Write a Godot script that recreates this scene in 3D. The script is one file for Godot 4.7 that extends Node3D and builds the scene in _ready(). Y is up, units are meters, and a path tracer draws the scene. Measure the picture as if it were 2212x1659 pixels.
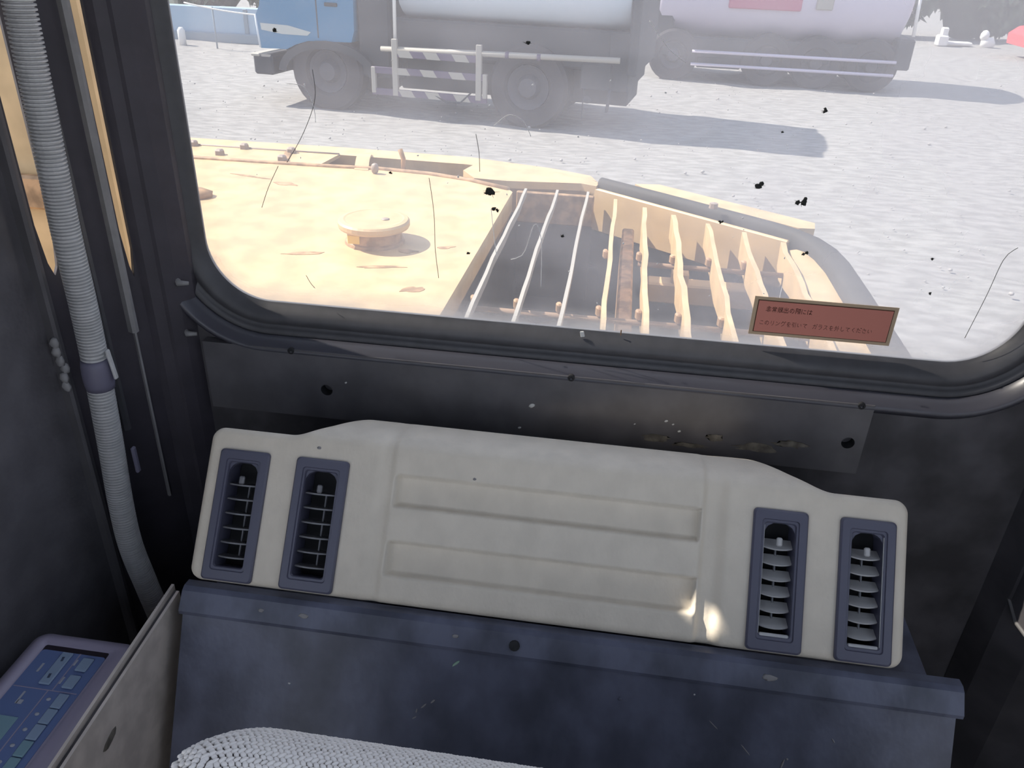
extends Node3D
# A view out of the side window of a dusty digger cab: window, air vent console and trim inside,
# the yellow engine deck with its slatted grille outside, tanker trucks parked on pale gravel behind it.
# y is up, metres; the yard is y = 0, the eye is 2.3 m above it; the window wall lies across z = -0.72.

const EYE := Vector3(0, 2.3, 0)
const SUN_FROM := Vector3(-0.70, 0.70, -0.14)
var M := {}
var rng := RandomNumberGenerator.new()


# ------------------------------------------------------------------ shape helpers
class Geo:
	var v := PackedVector3Array()
	var s := PackedInt32Array()
	var c := PackedColorArray()
	func tri(a: Vector3, b: Vector3, d: Vector3, smooth: int) -> void:
		v.append(a); v.append(b); v.append(d); s.append(smooth)
	# closed shape with even winding: turned so that its faces look outwards
	func solid(t: PackedVector3Array, smooth: int) -> void:
		if t.size() < 3: return
		var o := t[0]
		var vol := 0.0
		for i in range(0, t.size(), 3):
			vol += (t[i] - o).dot((t[i + 1] - o).cross(t[i + 2] - o))
		for i in range(0, t.size(), 3):
			if vol > 0.0: tri(t[i], t[i + 2], t[i + 1], smooth)
			else: tri(t[i], t[i + 1], t[i + 2], smooth)
	# convex shape: each face turned away from the middle
	func convex(t: PackedVector3Array, mid: Vector3, smooth := -1) -> void:
		for i in range(0, t.size(), 3):
			var n := (t[i + 1] - t[i]).cross(t[i + 2] - t[i])
			if n.dot((t[i] + t[i + 1] + t[i + 2]) / 3.0 - mid) > 0.0: tri(t[i], t[i + 2], t[i + 1], smooth)
			else: tri(t[i], t[i + 1], t[i + 2], smooth)
	# open sheet: turned to face the given way
	func sheet(t: PackedVector3Array, towards: Vector3, smooth := -1) -> void:
		var sum := Vector3.ZERO
		for i in range(0, t.size(), 3):
			sum += (t[i + 1] - t[i]).cross(t[i + 2] - t[i])
		for i in range(0, t.size(), 3):
			if sum.dot(towards) > 0.0: tri(t[i], t[i + 2], t[i + 1], smooth)
			else: tri(t[i], t[i + 1], t[i + 2], smooth)


func quad(t: PackedVector3Array, a: Vector3, b: Vector3, c: Vector3, d: Vector3) -> void:
	t.append_array([a, b, c, a, c, d])


# box with chamfered edges
func bx(g: Geo, mid: Vector3, size: Vector3, bev := 0.0, turn := Basis()) -> void:
	var h := size / 2.0
	var b := minf(bev, minf(h.x, minf(h.y, h.z)) * 0.9)
	var t := PackedVector3Array()
	var P := func(sx: float, sy: float, sz: float, k: int) -> Vector3:
		var q := Vector3(sx * (h.x - (0.0 if k == 0 else b)), sy * (h.y - (0.0 if k == 1 else b)), sz * (h.z - (0.0 if k == 2 else b)))
		return mid + turn * q
	for s: float in [-1.0, 1.0]:
		quad(t, P.call(s, -1.0, -1.0, 0), P.call(s, 1.0, -1.0, 0), P.call(s, 1.0, 1.0, 0), P.call(s, -1.0, 1.0, 0))
		quad(t, P.call(-1.0, s, -1.0, 1), P.call(1.0, s, -1.0, 1), P.call(1.0, s, 1.0, 1), P.call(-1.0, s, 1.0, 1))
		quad(t, P.call(-1.0, -1.0, s, 2), P.call(1.0, -1.0, s, 2), P.call(1.0, 1.0, s, 2), P.call(-1.0, 1.0, s, 2))
	if b > 0.0:
		for s: float in [-1.0, 1.0]:
			for r: float in [-1.0, 1.0]:
				quad(t, P.call(s, r, -1.0, 0), P.call(s, r, 1.0, 0), P.call(s, r, 1.0, 1), P.call(s, r, -1.0, 1))
				quad(t, P.call(s, -1.0, r, 0), P.call(s, 1.0, r, 0), P.call(s, 1.0, r, 2), P.call(s, -1.0, r, 2))
				quad(t, P.call(-1.0, s, r, 1), P.call(1.0, s, r, 1), P.call(1.0, s, r, 2), P.call(-1.0, s, r, 2))
				for q: float in [-1.0, 1.0]:
					t.append_array([P.call(s, r, q, 0), P.call(s, r, q, 1), P.call(s, r, q, 2)])
	g.convex(t, mid)


# round tube along a path; one radius or one for each point
func tube(g: Geo, path: PackedVector3Array, radii: PackedFloat32Array, sides := 8, smooth := 1) -> void:
	var n := path.size()
	var t := PackedVector3Array()
	var rings := []
	var up := Vector3(0.31, 0.95, 0.12)
	for i in n:
		var d := (path[mini(i + 1, n - 1)] - path[maxi(i - 1, 0)]).normalized()
		if absf(d.dot(up.normalized())) > 0.95: up = Vector3(0.95, 0.1, 0.3)
		var a := d.cross(up).normalized()
		up = a.cross(d).normalized()
		var ring := PackedVector3Array()
		for k in sides:
			var w := TAU * k / sides
			ring.append(path[i] + (a * cos(w) + up * sin(w)) * radii[mini(i, radii.size() - 1)])
		rings.append(ring)
	for i in n - 1:
		for k in sides:
			quad(t, rings[i][k], rings[i][(k + 1) % sides], rings[i + 1][(k + 1) % sides], rings[i + 1][k])
	for k in sides:
		t.append_array([path[0], rings[0][(k + 1) % sides], rings[0][k]])
		t.append_array([path[n - 1], rings[n - 1][k], rings[n - 1][(k + 1) % sides]])
	g.solid(t, smooth)


# turned shape: outline of (radius, height) points about the y axis of xf
func lathe(g: Geo, xf: Transform3D, outline: PackedVector2Array, sides := 24, smooth := -1) -> void:
	var t := PackedVector3Array()
	for i in outline.size() - 1:
		for k in sides:
			var a := TAU * k / sides
			var b := TAU * (k + 1) / sides
			var p := outline[i]
			var q := outline[i + 1]
			quad(t, xf * Vector3(p.x * cos(a), p.y, p.x * sin(a)), xf * Vector3(p.x * cos(b), p.y, p.x * sin(b)), xf * Vector3(q.x * cos(b), q.y, q.x * sin(b)), xf * Vector3(q.x * cos(a), q.y, q.x * sin(a)))
	g.solid(t, smooth)


# flat outline given thickness along the z axis of xf
func prism(g: Geo, outline: PackedVector2Array, xf: Transform3D, depth: float) -> void:
	var poly := outline
	var idx := Geometry2D.triangulate_polygon(poly)
	var t := PackedVector3Array()
	var cw := Geometry2D.is_polygon_clockwise(poly)
	for i in range(0, idx.size(), 3):
		var a := poly[idx[i]]
		var b := poly[idx[i + 1]]
		var c := poly[idx[i + 2]]
		if ((b - a).cross(c - a) < 0.0):
			var k := b
			b = c
			c = k
		t.append_array([xf * Vector3(a.x, a.y, depth), xf * Vector3(b.x, b.y, depth), xf * Vector3(c.x, c.y, depth)])
		t.append_array([xf * Vector3(a.x, a.y, 0), xf * Vector3(c.x, c.y, 0), xf * Vector3(b.x, b.y, 0)])
	var n := poly.size()
	for i in n:
		var p := poly[i]
		var q := poly[(i + 1) % n]
		if (poly[0] - poly[1]).length() >= 0.0 and _area(poly) < 0.0:
			var k := p
			p = q
			q = k
		quad(t, xf * Vector3(p.x, p.y, 0), xf * Vector3(q.x, q.y, 0), xf * Vector3(q.x, q.y, depth), xf * Vector3(p.x, p.y, depth))
	g.solid(t, -1)


func _area(p: PackedVector2Array) -> float:
	var a := 0.0
	for i in p.size():
		a += p[i].cross(p[(i + 1) % p.size()])
	return a


# rows of points joined to a surface that faces the given way
func net(g: Geo, rows: Array, towards: Vector3, smooth := 1, closed := false) -> void:
	var t := PackedVector3Array()
	for i in rows.size() - 1:
		var m: int = rows[i].size()
		for k in (m if closed else m - 1):
			quad(t, rows[i][k], rows[i][(k + 1) % m], rows[i + 1][(k + 1) % m], rows[i + 1][k])
	g.sheet(t, towards, smooth)


func ball(g: Geo, mid: Vector3, size: Vector3, turn := Basis(), rough := 0.0, sides := 10) -> void:
	var outline := []
	var t := PackedVector3Array()
	var rows := sides / 2 + 1
	for i in rows:
		var ring := []
		for k in sides:
			var a := PI * i / (rows - 1)
			var b := TAU * k / sides
			var r := 1.0 + (rng.randf_range(-rough, rough) if i > 0 and i < rows - 1 else 0.0)
			ring.append(mid + turn * (Vector3(sin(a) * cos(b), cos(a), sin(a) * sin(b)) * size * 0.5 * r))
		outline.append(ring)
	for i in rows - 1:
		for k in sides:
			quad(t, outline[i][k], outline[i][(k + 1) % sides], outline[i + 1][(k + 1) % sides], outline[i + 1][k])
	g.solid(t, 1)


# rounded rectangle, counter-clockwise seen with x right and y up
func round_rect(x0: float, y0: float, x1: float, y1: float, r: float, n := 6) -> PackedVector2Array:
	var p := PackedVector2Array()
	for c in [[x1 - r, y0 + r, -PI / 2], [x1 - r, y1 - r, 0.0], [x0 + r, y1 - r, PI / 2], [x0 + r, y0 + r, PI]]:
		for i in n + 1:
			var a: float = c[2] + PI / 2 * i / n
			p.append(Vector2(c[0] + cos(a) * r, c[1] + sin(a) * r))
	return p


# ------------------------------------------------------------------ object helpers
func where(n: Node) -> Vector3:
	var at := Vector3.ZERO
	while n is Node3D and n != self:
		at += (n as Node3D).position
		n = n.get_parent()
	return at


func part(called: String, g: Geo, m: Material, parent: Node, local := false) -> MeshInstance3D:
	var off := Vector3.ZERO if local else where(parent)
	var st := SurfaceTool.new()
	st.begin(Mesh.PRIMITIVE_TRIANGLES)
	var colored := g.c.size() == g.v.size()
	for i in g.s.size():
		st.set_smooth_group(g.s[i])
		for k in 3:
			if colored: st.set_color(g.c[i * 3 + k])
			st.add_vertex(g.v[i * 3 + k] - off)
	st.generate_normals()
	var o := MeshInstance3D.new()
	o.name = called
	o.mesh = st.commit()
	o.material_override = m
	o.cast_shadow = GeometryInstance3D.SHADOW_CASTING_SETTING_ON
	parent.add_child(o, true)
	return o


func thing(called: String, label: String, category: String, at: Vector3, group := "") -> Node3D:
	var o := Node3D.new()
	o.name = called
	o.position = at
	o.set_meta("label", label)
	o.set_meta("category", category)
	if group != "": o.set_meta("group", group)
	add_child(o, true)
	return o


func tag(o: Node, label: String, category := "", group := "") -> void:
	o.set_meta("label", label)
	if category != "": o.set_meta("category", category)
	if group != "": o.set_meta("group", group)


func struct(called: String, label: String, category: String, g: Geo, m: Material) -> MeshInstance3D:
	var o := part(called, g, m, self)
	o.set_meta("kind", "structure")
	o.set_meta("label", label)
	o.set_meta("category", category)
	return o


# ------------------------------------------------------------------ materials (colours are linear, as real surfaces have them)
func lin(r: float, g: float, b: float, a := 1.0) -> Color:
	var c := Color(r, g, b).linear_to_srgb()
	c.a = a
	return c


func noise(freq: float, seed_: int, lo: float, hi: float, octaves := 4, size := 512, low_at := 0.25, high_at := 0.75) -> NoiseTexture2D:
	var f := FastNoiseLite.new()
	f.seed = seed_
	f.frequency = freq
	f.fractal_octaves = octaves
	var t := NoiseTexture2D.new()
	t.width = size
	t.height = size
	t.seamless = true
	t.noise = f
	var r := Gradient.new()
	r.offsets = PackedFloat32Array([low_at, high_at])
	r.colors = PackedColorArray([Color(lo, lo, lo), Color(hi, hi, hi)])
	t.color_ramp = r
	return t


func mat(called: String, c: Color, rough: float, metal := 0.0) -> StandardMaterial3D:
	var m := StandardMaterial3D.new()
	m.resource_name = called
	m.albedo_color = c
	m.roughness = rough
	m.metallic = metal
	M[called] = m
	return m


func grain(m: StandardMaterial3D, t: Texture2D, scale_: Vector3, bump: Texture2D = null, relief := 0.02) -> void:
	m.albedo_texture = t
	m.uv1_triplanar = true
	m.uv1_world_triplanar = true
	m.uv1_scale = scale_
	if bump:
		m.heightmap_enabled = true
		m.heightmap_texture = bump
		m.heightmap_scale = relief


func make_materials() -> void:
	var mottled := noise(0.012, 3, 0.90, 1.0)
	var dusty := noise(0.01, 11, 0.72, 1.0, 5)
	var fine := noise(0.09, 5, 0.0, 1.0, 3)
	var coarse := noise(0.02, 8, 0.0, 1.0, 5)
	var earth := noise(0.02, 21, 0.86, 1.0, 6, 1024)
	grain(mat("cab vinyl", lin(0.125, 0.12, 0.132), 0.55), mottled, Vector3.ONE * 3.0, fine, 0.012)
	grain(mat("pillar vinyl", lin(0.052, 0.047, 0.06), 0.55), mottled, Vector3.ONE * 3.0, fine, 0.012)
	grain(mat("cab dark", lin(0.105, 0.10, 0.11), 0.6), dusty, Vector3.ONE * 2.0, fine, 0.01)
	grain(mat("wall steel", lin(0.12, 0.116, 0.124), 0.33), mottled, Vector3.ONE * 3.0)
	mat("flange steel", lin(0.06, 0.06, 0.075), 0.32)
	grain(mat("cab lining", lin(0.40, 0.39, 0.37), 0.8), mottled, Vector3.ONE * 3.0)
	grain(mat("rubber", lin(0.075, 0.075, 0.083), 0.5), mottled, Vector3.ONE * 6.0)
	grain(mat("seal strip", lin(0.28, 0.275, 0.28), 0.5), mottled, Vector3.ONE * 6.0)
	grain(mat("panel plastic", lin(0.12, 0.13, 0.185), 0.42), dusty, Vector3(3, 3, 3), fine, 0.01)
	grain(mat("beige plastic", lin(0.74, 0.665, 0.55), 0.6), noise(0.012, 31, 0.96, 1.0), Vector3.ONE * 5.0, fine, 0.012)
	mat("vent plastic", lin(0.085, 0.085, 0.125), 0.38)
	mat("vent slat", lin(0.15, 0.15, 0.16), 0.32)
	mat("lit slat", lin(0.46, 0.455, 0.45), 0.4)  # right-hand vent slats: reflected window light put into the colour
	mat("vent inside", lin(0.018, 0.018, 0.02), 0.8)
	grain(mat("hose grey", lin(0.54, 0.54, 0.54), 0.45), mottled, Vector3.ONE * 8.0)
	mat("tape", lin(0.14, 0.135, 0.19), 0.5)
	grain(mat("trim board", lin(0.62, 0.55, 0.49), 0.6), mottled, Vector3.ONE * 5.0)
	mat("control case", lin(0.36, 0.325, 0.43), 0.4)
	mat("control face", lin(0.14, 0.20, 0.40), 0.3)
	mat("control key", lin(0.28, 0.37, 0.5), 0.35)
	mat("key teal", lin(0.22, 0.36, 0.42), 0.35)
	mat("print pale", lin(0.42, 0.44, 0.5), 0.5)
	mat("key mark", lin(0.06, 0.08, 0.14), 0.5)
	grain(mat("seat cloth", lin(0.42, 0.41, 0.40), 0.95), mottled, Vector3.ONE * 20.0)
	mat("yarn", lin(0.86, 0.82, 0.78), 0.75)
	mat("chip pale", lin(0.62, 0.62, 0.6), 0.6)
	mat("chip grey", lin(0.25, 0.24, 0.24), 0.7)
	mat("chip green", lin(0.28, 0.42, 0.32), 0.6)
	grain(mat("dirt smear", lin(0.2, 0.18, 0.15), 0.9), dusty, Vector3.ONE * 12.0)
	# outside
	grain(mat("yellow paint", lin(0.62, 0.44, 0.24), 0.5), mottled, Vector3.ONE * 1.6)
	grain(mat("yellow worn", lin(0.50, 0.31, 0.17), 0.6), dusty, Vector3.ONE * 4.0)
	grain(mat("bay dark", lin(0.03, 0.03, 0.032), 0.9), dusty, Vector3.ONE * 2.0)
	mat("rim grey", lin(0.035, 0.035, 0.035), 0.75)
	mat("rust brown", lin(0.22, 0.14, 0.09), 0.8)
	mat("bolt grey", lin(0.30, 0.24, 0.2), 0.5)
	var soil := mat("gravel", lin(0.298, 0.295, 0.288), 0.95)
	grain(soil, earth, Vector3(0.11, 1, 0.3), coarse, 0.9)
	soil.uv1_scale = Vector3(0.14, 0.2, 0.35)
	mat("stone", lin(0.34, 0.33, 0.32), 0.9)
	mat("truck blue", lin(0.02, 0.17, 0.33), 0.5)
	mat("truck pale", lin(0.45, 0.48, 0.46), 0.6)
	mat("truck dark", lin(0.03, 0.035, 0.045), 0.7)
	mat("tyre", lin(0.035, 0.033, 0.04), 0.85)
	mat("hub", lin(0.06, 0.06, 0.075), 0.7)
	mat("tank pale", lin(0.55, 0.62, 0.70), 0.4)
	mat("rail pale", lin(0.36, 0.34, 0.30), 0.6)
	mat("rail violet", lin(0.10, 0.075, 0.13), 0.6)
	mat("glass dark", lin(0.05, 0.06, 0.07), 0.1)
	mat("trailer grey", lin(0.55, 0.51, 0.62), 0.4)
	mat("trailer red", lin(0.45, 0.10, 0.18), 0.5)
	mat("wall blue", lin(0.34, 0.46, 0.57), 0.8)
	mat("wall coping", lin(0.22, 0.28, 0.33), 0.8)
	var leaf := mat("leaf", lin(0.13, 0.16, 0.11), 0.7)
	leaf.backlight_enabled = true
	leaf.backlight = Color(0.35, 0.4, 0.25)
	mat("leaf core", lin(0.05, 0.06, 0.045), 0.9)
	mat("bark", lin(0.12, 0.10, 0.08), 0.9)
	mat("white paint", lin(0.75, 0.74, 0.72), 0.5)
	mat("red paint", lin(0.55, 0.06, 0.07), 0.4)
	mat("post buff", lin(0.50, 0.46, 0.34), 0.7)
	for k in M:
		(M[k] as StandardMaterial3D).cull_mode = BaseMaterial3D.CULL_DISABLED
	# glass and what sticks to it
	var glass := mat("pane glass", lin(1, 1, 1, 0.05), 0.03)
	glass.transparency = BaseMaterial3D.TRANSPARENCY_ALPHA
	var film := mat("dust film", lin(0.88, 0.865, 0.91, 0.29), 1.0)
	film.transparency = BaseMaterial3D.TRANSPARENCY_ALPHA
	film.vertex_color_use_as_albedo = true
	film.backlight_enabled = true
	film.backlight = Color(1, 1, 1)
	film.metallic_specular = 0.0
	var edge: StandardMaterial3D = film.duplicate()
	edge.resource_name = "caked dust"
	edge.albedo_color = lin(0.86, 0.83, 0.80, 0.85)
	M["caked dust"] = edge
	mat("squashed bug", lin(0.02, 0.022, 0.02), 0.8)
	mat("hair scratch", lin(0.10, 0.10, 0.10), 0.8)
	mat("pale scratch", lin(0.8, 0.8, 0.8), 0.8)
	var paper := mat("sticker red", lin(0.62, 0.235, 0.18), 0.6)
	paper.backlight_enabled = true
	paper.backlight = Color(0.5, 0.2, 0.16)
	mat("sticker border", lin(0.48, 0.36, 0.24), 0.6)
	mat("sticker ink", lin(0.17, 0.055, 0.04), 0.7)
	mat("sticker line", lin(0.09, 0.04, 0.02), 0.7)


# ------------------------------------------------------------------ the scene
func _ready() -> void:
	rng.seed = 7
	# camera, sky, sun, exposure
	var cam := Camera3D.new()
	cam.name = "camera"
	cam.fov = rad_to_deg(2.0 * atan(829.5 / 1739.0))
	cam.near = 0.02
	cam.far = 400.0
	cam.position = EYE
	cam.basis = Basis(Vector3.UP, deg_to_rad(7.0)) * Basis(Vector3.RIGHT, deg_to_rad(-29.0)) * Basis(Vector3.BACK, deg_to_rad(2.2))
	add_child(cam)
	var sky := ProceduralSkyMaterial.new()
	sky.sky_top_color = Color(0.74, 0.80, 0.90)
	sky.sky_horizon_color = Color(0.93, 0.94, 0.96)
	sky.ground_bottom_color = Color(0.5, 0.48, 0.45)
	sky.ground_horizon_color = Color(0.7, 0.7, 0.7)
	sky.sun_angle_max = 4.0
	var env := Environment.new()
	env.background_mode = Environment.BG_SKY
	env.sky = Sky.new()
	env.sky.sky_material = sky
	env.background_energy_multiplier = 1.0
	env.tonemap_mode = Environment.TONE_MAPPER_LINEAR
	env.tonemap_exposure = 1.78
	env.sdfgi_enabled = true
	env.ssao_enabled = true
	env.ssil_enabled = true
	var we := WorldEnvironment.new()
	we.name = "world"
	we.environment = env
	add_child(we)
	var sun := DirectionalLight3D.new()
	sun.name = "sun"
	sun.light_energy = 1.85
	sun.light_color = Color(1.0, 0.965, 0.91)
	sun.light_angular_distance = 0.6
	sun.shadow_enabled = true
	sun.basis = Basis.looking_at(-SUN_FROM, Vector3.UP)
	add_child(sun)
	make_materials()
	# large structure
	yard()
	cab_shell()
	window_wall()
	corner_pillar()
	# the machine outside
	engine_hood()
	grille()
	deck_beam()
	boom()
	# trucks and the far side of the yard
	tanker_truck()
	tanker_trailer()
	far_side()
	# things in the cab
	console()
	lower_panel()
	conduit()
	side_board()
	control_panel()
	seat()
	sticker()
	switch_box()
	stones()


# ------------------------------------------------------------------ yard
func yard() -> void:
	var f := FastNoiseLite.new()
	f.seed = 4
	f.frequency = 0.35
	var g := Geo.new()
	var rows := []
	for j in 111:
		var row := []
		for i in 121:
			var x := -40.0 + 80.0 * i / 120.0
			var z := 12.0 - 66.0 * j / 110.0
			row.append(Vector3(x, f.get_noise_2d(x, z * 1.6) * 0.05 - 0.03 if z < -3.0 else -0.03, z))
		rows.append(row)
	net(g, rows, Vector3.UP)
	struct("ground", "pale dusty gravel yard under the trucks", "ground", g, M["gravel"])


func stones() -> void:
	var g := Geo.new()
	ball(g, Vector3.ZERO, Vector3(1, 0.7, 1), Basis(), 0.15, 6)
	var holder := part("pebbles_shape", g, M["stone"], self)
	var mesh := holder.mesh
	holder.free()
	var mm := MultiMesh.new()
	mm.transform_format = MultiMesh.TRANSFORM_3D
	mm.mesh = mesh
	mm.instance_count = 1400
	for i in 1400:
		var z := -rng.randf_range(3.2, 20.0)
		var x := rng.randf_range(-0.62, 0.62) * -z
		var s := rng.randf_range(0.008, 0.026) * (1.0 if i % 9 else 2.0)
		mm.set_instance_transform(i, Transform3D(Basis(Vector3.UP, rng.randf() * TAU).scaled(Vector3(s, s, s)), Vector3(x, s * 0.1, z)))
	var o := MultiMeshInstance3D.new()
	o.name = "pebbles"
	o.multimesh = mm
	o.material_override = M["stone"]
	o.set_meta("kind", "stuff")
	tag(o, "small grey stones strewn over the pale yard", "pebbles")
	add_child(o, true)


# ------------------------------------------------------------------ cab
func cab_shell() -> void:
	var g := Geo.new()
	bx(g, Vector3(0, 1.18, 0.1), Vector3(1.06, 0.05, 1.72), 0.004)
	struct("floor", "dark rubber floor of the cab", "floor", g, M["cab dark"])
	g = Geo.new()
	bx(g, Vector3(0, 2.93, 0.1), Vector3(1.06, 0.05, 1.72), 0.004)
	struct("ceiling", "dark lining of the cab roof", "ceiling", g, M["cab dark"])
	# left wall: closed beside the pillar, a big window behind that
	g = Geo.new()
	bx(g, Vector3(-0.515, 2.05, -0.395), Vector3(0.03, 1.74, 0.43), 0.003)
	bx(g, Vector3(-0.515, 1.31, 0.37), Vector3(0.03, 0.26, 1.14), 0.003)
	bx(g, Vector3(-0.515, 2.88, 0.37), Vector3(0.03, 0.08, 1.14), 0.003)
	struct("wall_left", "plain dark door panel left of the corner pillar", "wall", g, M["cab vinyl"])
	# right wall: sill, header and post round a side window behind the frame's edge
	g = Geo.new()
	bx(g, Vector3(0.515, 1.32, 0.11), Vector3(0.03, 0.28, 1.70), 0.003)
	bx(g, Vector3(0.515, 2.88, 0.11), Vector3(0.03, 0.08, 1.70), 0.003)
	bx(g, Vector3(0.515, 2.15, -0.53), Vector3(0.03, 1.44, 0.40), 0.003)
	bx(g, Vector3(0.515, 2.15, 0.93), Vector3(0.03, 1.44, 0.06), 0.003)
	struct("wall_right", "dark side panel at the right end of the cab", "wall", g, M["cab dark"])
	# wall behind the driver with its window
	g = Geo.new()
	bx(g, Vector3(0, 1.25, 0.955), Vector3(1.06, 0.14, 0.03), 0.003)
	bx(g, Vector3(0, 2.88, 0.955), Vector3(1.06, 0.08, 0.03), 0.003)
	for s: float in [-1.0, 1.0]:
		bx(g, Vector3(s * 0.51, 2.08, 0.955), Vector3(0.04, 1.54, 0.03), 0.003)
	struct("wall_back", "cab wall behind the driver", "wall", g, M["cab lining"])
	g = Geo.new()
	bx(g, Vector3(0.515, 2.15, 0.285), Vector3(0.004, 1.40, 1.24))
	struct("window_2", "right side window pane of the cab", "window", g, M["pane glass"])
	g = Geo.new()
	bx(g, Vector3(0, 2.08, 0.955), Vector3(0.99, 1.53, 0.004))
	struct("window_3", "pane behind the driver", "window", g, M["pane glass"])
	g = Geo.new()
	bx(g, Vector3(-0.515, 2.14, 0.37), Vector3(0.004, 1.41, 1.13))
	struct("window_4", "left side window pane of the cab", "window", g, M["pane glass"])


const WX0 := -0.405
const WX1 := 0.380
const WY0 := 1.963
const WY1 := 2.80
const WR := 0.066


func window_wall() -> void:
	# the wall below and beside the window, with a rounded hole for it
	var hole := round_rect(WX0 - 0.03, WY0 - 0.03, WX1 + 0.03, WY1 + 0.02, WR + 0.03, 10)
	var g := Geo.new()
	var n := hole.size()
	for face in 2:
		var z := -0.700 if face == 0 else -0.721
		var t := PackedVector3Array()
		for i in n:
			var a := hole[i]
			var b := hole[(i + 1) % n]
			var oa := _out(a)
			var ob := _out(b)
			quad(t, Vector3(a.x, a.y, z), Vector3(b.x, b.y, z), Vector3(ob.x, ob.y, z), Vector3(oa.x, oa.y, z))
		g.sheet(t, Vector3(0, 0, 1.0 if face == 0 else -1.0))
	var t2 := PackedVector3Array()
	for i in n:
		var a := hole[i]
		var b := hole[(i + 1) % n]
		quad(t2, Vector3(a.x, a.y, -0.700), Vector3(b.x, b.y, -0.700), Vector3(b.x, b.y, -0.721), Vector3(a.x, a.y, -0.721))
	for i in range(0, t2.size(), 3):
		g.tri(t2[i], t2[i + 1], t2[i + 2], -1)
	# below and above the ring
	for q in [[0.025, 1.50, 0.97, 0.64], [0.025, 2.87, 0.97, 0.12]]:
		bx(g, Vector3(q[0], q[1], -0.7105), Vector3(q[2], q[3], 0.0190), 0.0)
	struct("wall_front", "dark cab wall below the big window", "wall", g, M["cab dark"])
	# rubber seal and pressed flange round the glass
	var win := Node3D.new()
	win.name = "window_1"
	win.set_meta("kind", "structure")
	tag(win, "large dusty cab window with rounded corners looking onto the yard", "window")
	add_child(win)
	var path := round_rect(WX0, WY0, WX1, WY1, WR, 16)
	part("seal", _ring(path, [[-0.004, -0.7195], [0.0, -0.715], [0.004, -0.710], [0.009, -0.707], [0.014, -0.7065], [0.016, -0.709], [0.018, -0.7095], [0.020, -0.7065], [0.024, -0.7035], [0.027, -0.705], [0.027, -0.722], [-0.004, -0.7225]]), M["rubber"], win)
	part("flange", _ring(path, [[0.026, -0.703], [0.029, -0.698], [0.033, -0.690], [0.036, -0.6875], [0.040, -0.690], [0.041, -0.696], [0.046, -0.6985], [0.046, -0.7005], [0.026, -0.7055]]), M["flange steel"], win)
	for x: float in [-0.310, -0.027, 0.245]:
		g = Geo.new()
		lathe(g, Transform3D(Basis(Vector3.RIGHT, Vector3.BACK, Vector3.DOWN), Vector3(x, 1.9285, -0.6905)), PackedVector2Array([Vector2(0, 0), Vector2(0.0036, 0), Vector2(0.0034, 0.0028), Vector2(0.0016, 0.0032), Vector2(0.0012, 0.0022), Vector2(0, 0.0022)]), 14)
		part("flange_screw", g, M["vent inside"], win)
	g = Geo.new()
	bx(g, Vector3(-0.0205, 1.9655, -0.7115), Vector3(0.004, 0.006, 0.002), 0.0006, Basis(Vector3.BACK, 0.2))
	part("seal_chip", g, M["chip pale"], win)
	g = Geo.new()
	bx(g, Vector3(0.0165, 1.9690, -0.7150), Vector3(0.0012, 0.006, 0.001), 0.0003)
	part("seal_chip", g, M["rust brown"], win)
	# glass
	g = Geo.new()
	var t3 := PackedVector3Array()
	var mid := Vector3((WX0 + WX1) / 2, (WY0 + WY1) / 2, -0.7205)
	for i in path.size():
		var a := path[i]
		var b := path[(i + 1) % path.size()]
		t3.append_array([mid, Vector3(a.x, a.y, -0.7205), Vector3(b.x, b.y, -0.7205)])
	g.sheet(t3, Vector3.BACK)
	var pane := part("pane", g, M["pane glass"], win)
	# dust: a thin uneven film, thicker towards the bottom and the corners
	var f := FastNoiseLite.new()
	f.seed = 12
	f.frequency = 9.0
	f.fractal_octaves = 5
	g = Geo.new()
	var nx := 110
	var ny := 110
	var pt := func(i: int, j: int) -> Vector3:
		return Vector3(lerpf(WX0, WX1, float(i) / nx), lerpf(WY0, WY1, float(j) / ny), -0.7198)
	var density := func(p: Vector3) -> float:
		var k := 0.55 + 0.26 * f.get_noise_2d(p.x, p.y) + 0.22 * f.get_noise_2d(p.x * 0.3 + 5.0, p.y * 2.0)
		k += 0.42 * smoothstep(-0.15, 0.32, p.x)
		return clampf(k, 0.3, 1.0)
	for j in ny:
		for i in nx:
			var q := [pt.call(i, j), pt.call(i + 1, j), pt.call(i + 1, j + 1), pt.call(i, j + 1)]
			var c: Vector3 = (q[0] + q[2]) / 2.0
			if not Geometry2D.is_point_in_polygon(Vector2(c.x, c.y), path): continue
			for k in [0, 2, 1, 0, 3, 2]:
				g.v.append(q[k])
				g.c.append(Color(1, 1, 1, density.call(q[k])))
			g.s.append(1)
			g.s.append(1)
	part("dust_film", g, M["dust film"], pane)
	var outer := Geo.new()
	for q in g.v: outer.v.append(Vector3(q.x, q.y, -0.7212))
	outer.c = g.c
	outer.s = g.s
	part("dust_film", outer, M["dust film"], pane)
	# dust caked along the lower edge
	g = Geo.new()
	var steps := [0.0, 0.004, 0.008, 0.013, 0.019, 0.027]
	var m := path.size()
	var ctr := PackedVector2Array()
	for i in m:
		if path[i].y < 2.06: ctr.append(path[i])
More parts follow.
